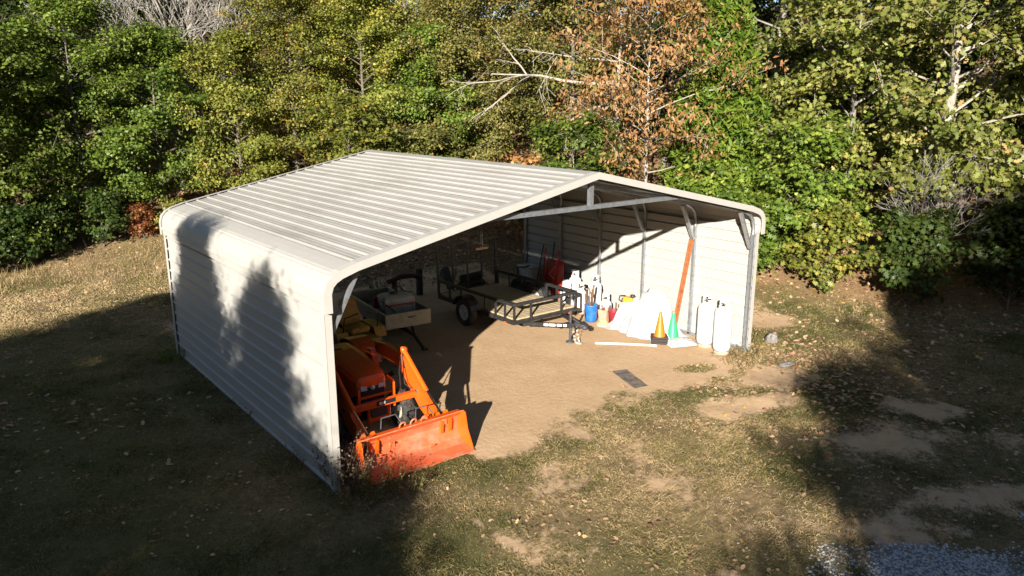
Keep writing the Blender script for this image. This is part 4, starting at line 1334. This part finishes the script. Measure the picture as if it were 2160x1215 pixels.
def gen_cedar(seed, H, R):
    rn = random.Random(seed); rs = np.random.RandomState(seed)
    mb = MB()
    mb.tube([(0, 0, 0), (.05, 0, H * .5), (0, .04, H * .97)], [.14, .08, .015], 7)
    P, Nn, S, T, A = [], [], [], [], []
    for i in range(230):
        tt = (i + rn.random()) / 230
        z = H * (.04 + .95 * tt)
        ln = R * (1 - tt) ** .75 * rn.uniform(.65, 1.15) + .12
        az = i * 2.4 + rn.uniform(-.4, .4)
        d = Vector((math.cos(az), math.sin(az), .35 + .5 * tt))
        d.normalize()
        b0 = Vector((0, 0, z)); b1 = b0 + d * ln
        if i % 2 == 0:
            mb.tube([b0, b1], [.018, .005], 4, cap=False)
        n_ = int(60 + 70 * ln)
        f = rs.beta(2.2, 1.1, n_)
        pos = np.array(b0)[None] + np.array(d)[None] * (f * ln)[:, None] + rs.normal(size=(n_, 3)) * (.10 + .16 * (1 - f) )[:, None]
        al = np.array(d)[None] * .8 + rs.normal(size=(n_, 3)) * .55 + np.array([0, 0, .35])
        P.append(pos); A.append(al); Nn.append(rs.normal(size=(n_, 3)) + np.array(d)[None] * .6 + np.array([0, 0, .5]))
        S.append(rs.uniform(.14, .30, n_)); T.append(rs.normal(.5, .2, n_) + rn.uniform(-.15, .15) + (f - .6) * .3)
    P = np.concatenate(P); Nn = np.concatenate(Nn); S = np.concatenate(S); T = np.concatenate(T); A = np.concatenate(A)
    p = Proto()
    me = bpy.data.meshes.new('trunk'); me.from_pydata(mb.v, [], mb.f); me.update(); me.materials.append(M_BARK)
    p.trunk = me
    sh = np.array([(0, .10, 0), (.5, .17, .03), (1.0, 0, .0), (.5, -.17, .03)])
    p.crown = leaf_mesh('crown', P, Nn, S, T, sh, rs, A)
    p.crown.materials.append(L_CEDAR)
    PROTO['cedar'] = p
gen_cedar(61, 7.4, 2.1)

def gen_bare(seed, H, r0, spread=.75, depth=5, droop=0.0, lean=(0, 0, 1)):
    rn = random.Random(seed)
    mb = MB()
    def grow(p, d, ln, r, lv):
        pts = [p.copy()]; q_ = p.copy(); dd = d.copy()
        n_ = 4 if lv < 3 else 3
        for k in range(n_):
            dd = (dd + Vector((rn.uniform(-.2, .2), rn.uniform(-.2, .2), rn.uniform(-.14, .16) - droop))).normalized()
            q_ = q_ + dd * ln / n_
            pts.append(q_.copy())
        mb.tube(pts, [max(r * (1 - .45 * k / n_), .009) for k in range(n_ + 1)], 7 if lv < 2 else 4, cap=False)
        if lv >= depth: return
        nb = 3 if lv < 2 else rn.choice((2, 3))
        for k in range(nb):
            f = rn.uniform(.4, 1.0) * n_
            i = min(int(f), n_ - 1)
            b0 = pts[i].lerp(pts[i + 1], f - i)
            sd = (dd + Vector((rn.uniform(-1, 1), rn.uniform(-1, 1), rn.uniform(-.5, .8))) * spread).normalized()
            grow(b0, sd, ln * rn.uniform(.55, .8), r * rn.uniform(.45, .62), lv + 1)
        grow(pts[-1], dd, ln * .7, r * .55, lv + 1)
    grow(Vector((0, 0, 0)), Vector(lean).normalized(), H * .40, r0, 0)
    return mb, None
proto('bare_a', gen_bare(71, 9.0, .16))
proto('bare_b', gen_bare(75, 8.0, .13, .95))
def gen_dead(seed):
    rn = random.Random(seed)
    mb = MB()
    def twig(p, d, ln, r, lv):
        pts = [p.copy()]; q_ = p.copy(); dd = d.copy()
        for k in range(5):
            dd = (dd + Vector((rn.uniform(-.24, .24), rn.uniform(-.24, .24), rn.uniform(-.22, .18)))).normalized()
            q_ = q_ + dd * ln / 5
            pts.append(q_.copy())
        mb.tube(pts, [max(r * (1 - .7 * k / 5), .006) for k in range(6)], 6 if lv == 0 else 4, cap=False)
        if lv < 3:
            for k in range(3 if lv < 2 else 2):
                f = rn.uniform(.25, .95) * 5; i = min(int(f), 4)
                sd = (dd + Vector((rn.uniform(-.9, .9), rn.uniform(-.9, .9), rn.uniform(-.5, .5)))).normalized()
                twig(pts[i].lerp(pts[i + 1], f - i), sd, ln * rn.uniform(.35, .6), r * .5, lv + 1)
    mb.tube([(.1, 0, 0), (0, .05, 2.4), (-.1, 0, 4.4), (0, 0, 6.4)], [.13, .10, .08, .03], 7)
    for z, ln, dz_, r, az in ((4.9, 4.2, -.16, .065, 0.0), (4.4, 3.0, -.34, .05, .15), (5.5, 2.6, .05, .04, -.2), (3.6, 1.9, -.3, .035, .3), (5.9, 1.6, .3, .03, 2.6)):
        d = Vector((-.78 * math.cos(az) - .63 * math.sin(az), .63 * math.cos(az) - .78 * math.sin(az), dz_)).normalized()
        twig(Vector((-.05, 0, z)), d, ln, r, 0)
    return mb, None
proto('fallen', gen_dead(5))

def tree(pn, x, y, label, s=1.0, rz=0.0, leaf=None, brk=None, name='tree', cat='tree', group='trees of the wood behind the carport', tilt=0.0, dz=-.08, sz=None):
    p = PROTO[pn]
    t = thing(name, label, cat, (x, y, hz(x, y) + dz), rz, group)
    t.scale = (s, s, s * (sz or 1.0))
    if tilt:
        t.rotation_euler = (tilt, 0, rz)
    o = bpy.data.objects.new('trunk', p.trunk); C.objects.link(o); o.parent = t
    if brk is not None:
        o.material_slots[0].link = 'OBJECT'; o.material_slots[0].material = brk
    if p.crown is not None:
        c = bpy.data.objects.new('crown', p.crown); C.objects.link(c); c.parent = t
        if leaf is not None:
            c.material_slots[0].link = 'OBJECT'; c.material_slots[0].material = leaf
    return t

TR = [
    # front row, left to right
    ('maple_b', -5.2, 18.8, 'broad green maple cut off by the left picture edge', 1.0, .3, L_GREEN, None),
    ('maple_a', -2.3, 18.9, 'leafy green maple at the far left above the tall grass', 1.0, 1.2, L_GREEN, None),
    ('maple_b', .6, 20.2, 'green maple with pointed top left of the carport corner', .92, 2.2, L_GREEN, None),
    ('maple_a', 2.9, 19.3, 'bright green maple touching the rounded back corner of the roof', .88, 3.9, L_GREEN, None),
    ('maple_a', 5.1, 17.6, 'yellowish maple behind the left slope of the roof', .80, 5.0, L_YGREEN, None),
    ('oak_a', 7.0, 17.2, 'yellow green tree behind the back end of the ridge', .74, .4, L_YGREEN, None),
    ('maple_b', 8.9, 15.6, 'mixed green tree above the middle of the ridge', .80, 1.5, L_YGREEN, None),
    ('maple_a', 10.5, 13.8, 'dense low green tree just above the ridge, right of its middle', .82, 2.9, L_GREEN, None),
    ('oak_a', 11.6, 13.2, 'olive tree crossed by the pale dead limbs', .80, 4.2, L_OLIVE, None),
    ('low_maple', 12.3, 8.6, 'small bright green maple beside the front roof peak', .95, .6, L_GREEN, None),
    ('sassafras', 13.5, 6.35, 'slender tree with orange brown leaves and pale thin trunk', 1.0, 1.0, L_ORANGE, M_BARKPALE),
    ('cedar', 15.4, 5.2, 'feathery bright green cedar right of the orange leaved tree', 1.0, 0.0, None, None),
    ('low_maple', 15.5, 2.2, 'green maple sapling above the right end of the roof', .95, 2.0, L_GREEN, None),
    ('big_oak_b', 17.4, 2.1, 'yellow green oak between the cedar and the pale trunked oak', .95, .9, L_OAK, M_BARKGREY),
    ('big_oak', 17.9, -.1, 'big oak with thick pale grey trunk at the right', .98, 2.1, L_OAK, M_BARKPALE),
    ('big_oak_b', 18.8, -3.0, 'large leaved oak cut off by the right picture edge', 1.0, 4.4, L_OAK, M_BARKGREY),
    ('big_oak', 20.4, -6.2, 'oak standing beyond the right picture edge', 1.0, 1.4, L_OAK, M_BARKGREY),
    # second row
    ('oak_b', -6.5, 24.0, 'dark tree behind the maples at the upper left corner', 1.05, .2, L_DARK, None),
    ('oak_a', -2.2, 25.0, 'dark green tall tree rising behind the far left maple', 1.1, 1.3, L_DARK, None),
    ('oak_b', 2.2, 25.5, 'tall dim tree behind the pointed green maple', 1.0, 2.6, L_DARK, None),
    ('bare_a', 5.2, 21.6, 'leafless grey tree with curling pale limbs at the top', 1.25, .8, None, M_BARKGREY),
    ('bare_b', 6.8, 20.8, 'bare twiggy tree right of the curling pale limbs', 1.25, 2.3, None, M_BARKGREY),
    ('oak_b', 9.6, 20.8, 'tall yellow green tree with orange tips at top centre', 1.0, 3.1, L_YGREEN, None),
    ('oak_a', 12.4, 18.4, 'tall yellowish tree behind the middle of the ridge', 1.05, 4.0, L_YGREEN, None),
    ('oak_b', 14.6, 15.6, 'tall olive tree behind the dead limbs', .95, 5.2, L_OLIVE, None),
    ('oak_a', 16.2, 12.6, 'olive brown tree behind the orange leaved tree', .95, .7, L_OLIVE, None),
    ('oak_b', 18.2, 9.6, 'dark tall tree behind the cedar top', 1.0, 1.8, L_DARK, None),
    ('big_oak', 19.6, 6.2, 'tall oak with light leaves behind the yellow green oak', 1.05, 2.7, L_OAK, M_BARKGREY),
    ('oak_b', 21.6, 2.6, 'tall shaded tree behind the big pale trunked oak', 1.05, 3.3, L_DARK, None),
    ('oak_a', 22.6, -1.6, 'shaded tree behind the oak at the right edge', 1.1, 4.9, L_DARK, None),
    ('bare_b', 4.0, 20.6, 'grey leafless tree just right of the bright green maple top', 1.15, 4.0, None, M_BARKGREY),
    ('bare_a', 6.6, 19.4, 'grey twiggy tree left of the tall yellow green tree', 1.0, 5.1, None, M_BARKGREY),
    # third row, mostly hidden
    ('oak_b', 0.0, 31.0, 'farthest dark tree above the left maples', 1.25, .5, L_DARK, None),
    ('oak_a', 7.0, 28.5, 'far tree seen through the bare branches', 1.2, 1.5, L_DARK, None),
    ('oak_b', 13.5, 24.0, 'far tree at the top between yellow and olive crowns', 1.2, 2.5, L_YGREEN, None),
    ('oak_a', 19.5, 17.5, 'far tree behind the top of the orange leaved tree', 1.2, 3.5, L_OLIVE, None),
    ('oak_b', 23.5, 11.0, 'far tree in the gap right of the cedar', 1.2, 4.5, L_DARK, None),
    ('oak_b', 20.8, 8.2, 'dim tall tree filling the gap above the green maple sapling', 1.2, 2.2, L_DARK, None),
    ('oak_a', 27.0, 4.5, 'far tree behind the right hand oaks', 1.25, 5.5, L_DARK, None),
]
for (pn, x, y, lb, s, rz, lf, bk_) in TR:
    nm = {'maple_a': 'maple_tree', 'maple_b': 'maple_tree', 'low_maple': 'maple_tree', 'cedar': 'cedar_tree', 'sassafras': 'autumn_tree', 'bare_a': 'bare_tree', 'bare_b': 'bare_tree'}.get(pn, 'oak_tree')
    tree(pn, x, y, lb, s, rz, lf, bk_, nm)
tree('fallen', 13.9, 8.0, 'dead tree with long pale limbs reaching left across the olive tree', 1.0, 0.0, None, M_BARKPALE, 'dead_tree')
tree('bare_b', 16.4, -.6, 'small bare tree with crooked grey branches at the right wood edge', .45, 1.0, None, M_BARKGREY, 'bare_tree')

SH = [('shrub', 13.4, 2.9, 'bright green bush at the wood edge right of the carport', 1.25, .0, L_GREEN),
      ('shrub', 14.8, 1.0, 'yellowing bush right of the bright green bush', 1.1, 1.0, L_YGREEN),
      ('shrub', 15.6, -.8, 'shaded green bush below the crooked branches', 1.15, 2.0, L_DARK),
      ('shrub', 16.9, -2.6, 'dark bush under the oaks at the right edge', 1.3, 3.0, L_DARK),
      ('shrub', 12.7, 4.9, 'green bush touching the right eave of the carport', 1.2, 4.0, L_GREEN),
      ('shrub', 18.1, -5.0, 'dark bush in the lower right wood edge', 1.3, 5.0, L_DARK),
      ('shrub', 1.9, 18.3, 'red leaved bush left of the back corner of the carport', .55, .5, L_RED),
      ('shrub', 2.9, 17.6, 'small green bush behind the carport back corner', .65, 1.5, L_YGREEN),
      ('shrub', -.6, 18.6, 'low green bush under the left maples', .9, 2.5, L_DARK),
      ('shrub', -3.2, 17.9, 'low dark bush under the far left maple', .9, 3.5, L_DARK),
      ('shrub', -1.9, 18.0, 'low dark bush between the two left maples', .95, 4.4, L_DARK),
      ('shrub', .7, 18.5, 'dark bush left of the red leaved bush', .85, 5.4, L_DARK),
      ('low_maple', 7.2, 13.6, 'sapling rising behind the ridge back end', .85, .2, L_YGREEN),
      ('low_maple', 9.6, 12.4, 'orange tinged sapling behind the middle of the ridge', .75, 1.9, L_OLIVE),
      ('shrub', 11.7, 9.6, 'brown leaved bush behind the front roof peak', 1.3, .9, L_ORANGE),
      ('shrub', 14.4, 4.6, 'green bush in front of the cedar foot', 1.3, 2.9, L_GREEN)]
for (pn, x, y, lb, s, rz, lf) in SH:
    tree(pn, x, y, lb, s, rz, lf, None, 'bush', 'bush', 'bushes along the wood edge')

# trees left of and behind the viewpoint that shade the lawn and the left wall
CS = [('maple_a', -12.5, -10.7, .78), ('maple_a', -12.5, -9.4, .80), ('maple_b', -12.5, -7.5, .74), ('maple_a', -12.7, -5.9, .80), ('maple_b', -12.5, -4.3, .80), ('maple_a', -12.3, -2.4, .90), ('maple_b', -12.8, -.3, .80), ('maple_a', -12.4, 1.4, .85), ('oak_a', -17.4, -12.2, .62), ('oak_a', -17, -8.0, .68), ('oak_a', -17.4, -4.6, .70), ('maple_b', -16.5, -1.6, .80),
      ('maple_b', -5.8, -15.2, .78), ('maple_b', -8.5, -17.1, .92), ('oak_b', -6.5, -19.4, .86), ('cedar', -2.6, -15.6, 1.15), ('oak_a', -3.0, -19.5, 1.25), ('oak_b', 1.2, -20.6, 1.3), ('oak_b', 5.0, -23.0, 1.3), ('oak_a', 9.5, -24.0, 1.2), ('oak_b', -7.5, -22.0, 1.1), ('oak_a', -12, -24, 1.2), ('oak_b', 2.5, -27, 1.2), ('oak_b', 14.5, -24.0, 1.2), ('oak_b', -9.5, -19.0, .62)]
SLIM = {(-12.5, -7.5): (.62, 1.46), (-12.5, -4.3): (.66, 1.48)}      # two slender crowns whose tips show on the left wall
CSX = [(pn, x, y, *SLIM.get((x, y), (s, 1.0))) for (pn, x, y, s) in CS]
for (pn, x, y, s, sz) in CSX[:6]:
    CSX.append((pn, x - 3.1, y - 2.5, s * .92, sz * 1.28))
    if sz > 1.2: CSX.append((pn, x - 1.5, y - 1.15, s * .9, sz * 1.13))
for i, (pn, x, y, s, sz) in enumerate(CSX):
    tree(pn, x, y, 'leafy tree outside the picture whose shadow falls on the lawn', s, i * 1.7, [L_GREEN, L_YGREEN, L_OLIVE][i % 3], None, 'shade_tree', 'tree', 'trees outside the picture casting shade', sz=sz)

# far wood that closes the view all round
rs = np.random.RandomState(15)
NC = 1900
th = rs.uniform(0, 2 * PI, NC)
back = np.clip(np.cos(th - .75), 0, 1)                    # fuller on the hill behind the carport
rad_ = 44 + rs.uniform(0, 12, NC) - 6 * back
cx = 4 + np.sin(th) * rad_; cy = 4 + np.cos(th) * rad_
ch = rs.beta(1.3, 1.0, NC) * (10.0 + 9.0 * back) * (.75 + .35 * vnoise(th * 9, th * 0, 3))
cz = height(cx, cy) + ch
per_ = 70
P = np.repeat(np.stack([cx, cy, cz], 1), per_, 0) + rs.normal(size=(NC * per_, 3)) * np.array([1.3, 1.3, .75])
Nn = rs.normal(size=P.shape) * .6 + np.array([0, 0, .6]) - np.stack([P[:, 0] - 4, P[:, 1] - 4, P[:, 2] * 0], 1) / 60
me_ = leaf_mesh('far_wood', P, Nn, rs.uniform(.22, .5, len(P)), np.repeat(rs.rand(NC), per_) * .5 + rs.rand(len(P)) * .5, RH, rs)
me_.materials.append(L_DARK)
o = bpy.data.objects.new('far_wood', me_); C.objects.link(o)
tag(o, 'dark mass of distant woodland round the clearing', 'wood', None, 'stuff')

# ------------------------------------------------------------------ grass, litter, gravel
rs = np.random.RandomState(5)
def scatter(n, x0, x1, y0, y1):
    return rs.uniform(x0, x1, n), rs.uniform(y0, y1, n)
def inview(x, y, pad=.06):
    dx = x - CAM.x; dy = y - CAM.y
    a = np.arctan2(dx, dy)
    return (a > YAW - .62 - pad) & (a < YAW + .62 + pad)
def grass(name, n, lo, hi, wlo, whi, label, dens_fn, box, tmean):
    x, y = scatter(n, *box)
    k = inview(x, y, .15); x, y = x[k], y[k]
    dist = np.hypot(x - CAM.x, y - CAM.y)
    dirt, grav, lit, green = masks(x, y)
    inside = (x > .02) & (x < 9.72) & (y > .3) & (y < 7.6)
    p = dens_fn(x, y, dirt, grav, lit, green) * np.clip((11.0 / dist) ** 1.3, 0, 1)
    k = (rs.rand(len(x)) < p) & ~inside
    x, y, green, dist = x[k], y[k], green[k], dist[k]
    N = len(x)
    z = height(x, y)
    az = rs.uniform(0, 2 * PI, N)
    al = np.stack([np.cos(az) * .75, np.sin(az) * .75, rs.uniform(.25, 1.1, N)], 1)
    nrm = np.stack([-np.sin(az), np.cos(az), np.zeros(N)], 1) + rs.normal(size=(N, 3)) * .6
    ln = rs.uniform(lo, hi, N) * (.55 + 2.6 * np.clip(fbm(x * 2.6, y * 2.6, 91) - .35, 0, 1))
    t = rs.normal(tmean, .2, N) - (green - .4) * .42 + (fbm(x * 1.5, y * 1.5, 61) - .5) * .8 + (fbm(x * 6, y * 6, 63) - .5) * .6
    t = t + .30 * np.clip((y - 9.5) / 3, 0, 1)
    me_ = leaf_mesh(name, np.stack([x, y, z + ln * .22], 1), nrm, ln, t, BLADE, rs, al, rs.uniform(wlo, whi, N) * np.clip(dist / 9, 1, 2.2))
    me_.materials.append(L_GRASS)
    o = bpy.data.objects.new(name, me_); C.objects.link(o)
    return tag(o, label, 'grass', None, 'stuff')
grass('lawn_grass', 2600000, .022, .065, .004, .009, 'short patchy mown grass over the yard', lambda x, y, d, g, l, gr: np.clip(1 - d * 1.25, 0, 1) * (1 - g * .9) * (1 - l * .85) * np.clip(.15 + 2.2 * (fbm(x * 1.6, y * 1.6, 71) - .28) * (.4 + 1.2 * fbm(x * 7, y * 7, 73)), .22, 1.2), (-8, 17, -9.5, 18), .54)
def tall(x, y, d, g, l, gr):
    e = edge_dist(x, y)
    return ((e > -1.9) & (e < .5) & (x < 3.5)) * (.4 + .6 * (fbm(x * 1.2, y * 1.2, 5) > .5))
x, y = scatter(60000, -8, 4, 12, 20)
e = edge_dist(x, y); k = (e > -1.8 + 2.2 * fbm(x * 1.4, y * 1.4, 4)) & (e < 1.6) & (rs.rand(len(x)) < .30 * np.clip((fbm(x * 1.1, y * 1.1, 8) - .3) * 3, .1, 1)) & (x < 3.6)
x, y = x[k], y[k]; N = len(x); az = rs.uniform(0, 2 * PI, N)
ln = rs.uniform(.08, .34, N) * (1 + .9 * (rs.rand(N) < .04))
me_ = leaf_mesh('tall_grass', np.stack([x, y, height(x, y) + ln * .28], 1), np.stack([-np.sin(az), np.cos(az), np.zeros(N)], 1), ln, rs.normal(.5, .25, N), BLADE, rs, np.stack([np.cos(az) * .3, np.sin(az) * .3, np.ones(N)], 1), rs.uniform(.008, .016, N))
me_.materials.append(L_GRASS)
o = bpy.data.objects.new('tall_grass', me_); C.objects.link(o); tag(o, 'tall unmown grass along the left wood edge', 'grass', None, 'stuff')
# fallen leaves
x, y = scatter(230000, -8, 24, -9.5, 24)
k = inview(x, y); x, y = x[k], y[k]
dirt, grav, lit, green = masks(x, y)
inside = (x > -.1) & (x < 9.9) & (y > .2) & (y < 8.0)
dist = np.hypot(x - CAM.x, y - CAM.y)
clus = np.clip((fbm(x * .8, y * .8, 81) - .40) * 3, 0.03, 1)
rightb = np.clip((x - 3) / 5, .25, 1) * np.clip(1.2 - (x < .5) * .7, 0, 1)
p = np.maximum(lit * .85, clus * .65 * rightb * (1 - dirt * .9)) * np.clip((14 / dist), 0, 1)
k = (rs.rand(len(x)) < p) & ~inside
x, y = x[k], y[k]; N = len(x)
nrm = rs.normal(size=(N, 3)) * .24 + np.array([0, 0, 1.0])
ds = np.clip(np.hypot(x - CAM.x, y - CAM.y) / 12, .8, 1.4)
me_ = leaf_mesh('fallen_leaves', np.stack([x, y, height(x, y) + rs.uniform(.008, .026, N)], 1), nrm, rs.uniform(.04, .11, N) * ds, rs.beta(2.4, 1.5, N), LOBED, rs)
me_.materials.append(L_LITTER)
o = bpy.data.objects.new('fallen_leaves', me_); C.objects.link(o); tag(o, 'dry brown fallen leaves scattered over the yard and wood floor', 'leaves', None, 'stuff')
# gravel
x, y = scatter(60000, 1, 10, -9.5, -4.2)
k = inview(x, y); x, y = x[k], y[k]
dirt, grav, lit, green = masks(x, y)
k = rs.rand(len(x)) < grav * .9 + .004
x, y = x[k], y[k]; N = len(x)
octv = np.array([(1, 0, 0), (0, 1, 0), (-1, 0, 0), (0, -1, 0), (0, 0, 1)], float)
octf = np.array([(0, 1, 4), (1, 2, 4), (2, 3, 4), (3, 0, 4)])
sz = rs.uniform(.009, .024, N)
a = rs.uniform(0, 6.28, N)
V = octv[None] * rs.uniform(.6, 1.3, (N, 5, 1)) * sz[:, None, None]
V = np.stack([V[..., 0] * np.cos(a)[:, None] - V[..., 1] * np.sin(a)[:, None], V[..., 0] * np.sin(a)[:, None] + V[..., 1] * np.cos(a)[:, None], V[..., 2] * .8], -1)
V = V + np.stack([x, y, height(x, y) + .002], 1)[:, None, :]
me_ = bpy.data.meshes.new('gravel')
mesh_np(me_, V.reshape(-1, 3), (octf[None] + (np.arange(N) * 5)[:, None, None]).reshape(-1, 3), 3)
me_.materials.append(mat('gravel_stone', (0.50, 0.49, 0.48), .85, var=.45, dscale=9))
o = bpy.data.objects.new('gravel', me_); C.objects.link(o); tag(o, 'pale crushed gravel of the drive at the lower right', 'gravel', None, 'stuff')

# ------------------------------------------------------------------ weeds
def weed(x, y, h, r, n, label, m_, seed, tm=.5, name='weed_clump', lean=.35, w=.012, sh=BLADE):
    rs_ = np.random.RandomState(seed)
    a = rs_.uniform(0, 6.28, n); rr = r * np.sqrt(rs_.rand(n)) * .5
    ln = rs_.uniform(h * .45, h, n)
    tilt_ = rs_.uniform(0, lean, n)
    al = np.stack([np.cos(a) * tilt_, np.sin(a) * tilt_, np.ones(n)], 1)
    al /= np.linalg.norm(al, axis=1, keepdims=True)
    base = np.stack([np.cos(a) * rr, np.sin(a) * rr, np.zeros(n)], 1)
    me_ = leaf_mesh(name, base + al * (ln * .3)[:, None], np.stack([-np.sin(a), np.cos(a), np.zeros(n)], 1) + rs_.normal(size=(n, 3)) * .4, ln, rs_.normal(tm, .2, n), sh, rs_, al, rs_.uniform(w * .6, w * 1.4, n))
    me_.materials.append(m_)
    o = bpy.data.objects.new('stems', me_); C.objects.link(o)
    t = thing(name, label, 'weeds', (x, y, hz(x, y)), 0, 'weeds round the carport')
    o.parent = t
    # fine side leaves
    m2 = int(n * 5)
    i_ = rs_.randint(0, n, m2); f = rs_.uniform(.35, 1.0, m2)
    pos = base[i_] + al[i_] * (ln[i_] * f)[:, None] + rs_.normal(size=(m2, 3)) * .03 * h
    me2 = leaf_mesh('leaves', pos, rs_.normal(size=(m2, 3)), rs_.uniform(.02, .055, m2) * (h * .6 + .5), rs_.normal(tm, .25, m2), RH, rs_)
    me2.materials.append(m_)
    o2 = bpy.data.objects.new('leaves', me2); C.objects.link(o2); o2.parent = t
weed(.24, .38, .75, .55, 130, 'dead brown weeds between the left wall and the loader bucket', L_DRY, 1, .35)
weed(.22, -.02, .70, .5, 120, 'dry brown weeds beside the left end of the loader bucket', L_DRY, 2, .45)
weed(.42, -.42, .50, .50, 90, 'green grass tuft in front of the left end of the bucket', L_GRASS, 3, .2, lean=.8)
weed(.80, -.52, .30, .55, 80, 'low green grass along the cutting edge of the bucket', L_GRASS, 4, .18, lean=1.0)
weed(.05, -.45, .40, .6, 90, 'tangled grass at the foot of the left front corner', L_GRASS, 5, .35, lean=.9)
weed(-.30, 1.2, .30, .7, 90, 'grass tuft against the front half of the left wall', L_GRASS, 6, .3, lean=.9)
weed(-.28, 3.4, .30, .7, 80, 'grass tuft against the middle of the left wall', L_GRASS, 7, .3, lean=.9)
weed(-.22, 7.2, .45, .5, 60, 'leafy weeds at the back end of the left wall', L_GREEN, 8, .4)
weed(9.45, -.12, .22, .6, 90, 'grass tuft at the foot of the right front post', L_GRASS, 9, .35, lean=.9)
weed(10.3, .6, .30, .9, 120, 'yellow green weeds outside the right wall', L_GRASS, 10, .4, lean=.9)
weed(8.9, -.35, .14, .7, 90, 'dry grass in front of the tall propane cylinders', L_GRASS, 11, .6, lean=1.0)
weed(11.3, 1.8, .35, .9, 110, 'leafy weeds on the bank right of the carport', L_YGREEN, 12, .4, lean=.9)
weed(14.2, -.2, .35, 1.0, 90, 'dim weeds under the trees on the right', L_DARK, 13, .5, lean=.9)
weed(8.1, 9.2, .5, .8, 70, 'dark weeds behind the back of the carport', L_DARK, 14, .4)
weed(6.0, 9.4, .5, .9, 70, 'dark leafy weeds behind the post and rail', L_DARK, 15, .4)
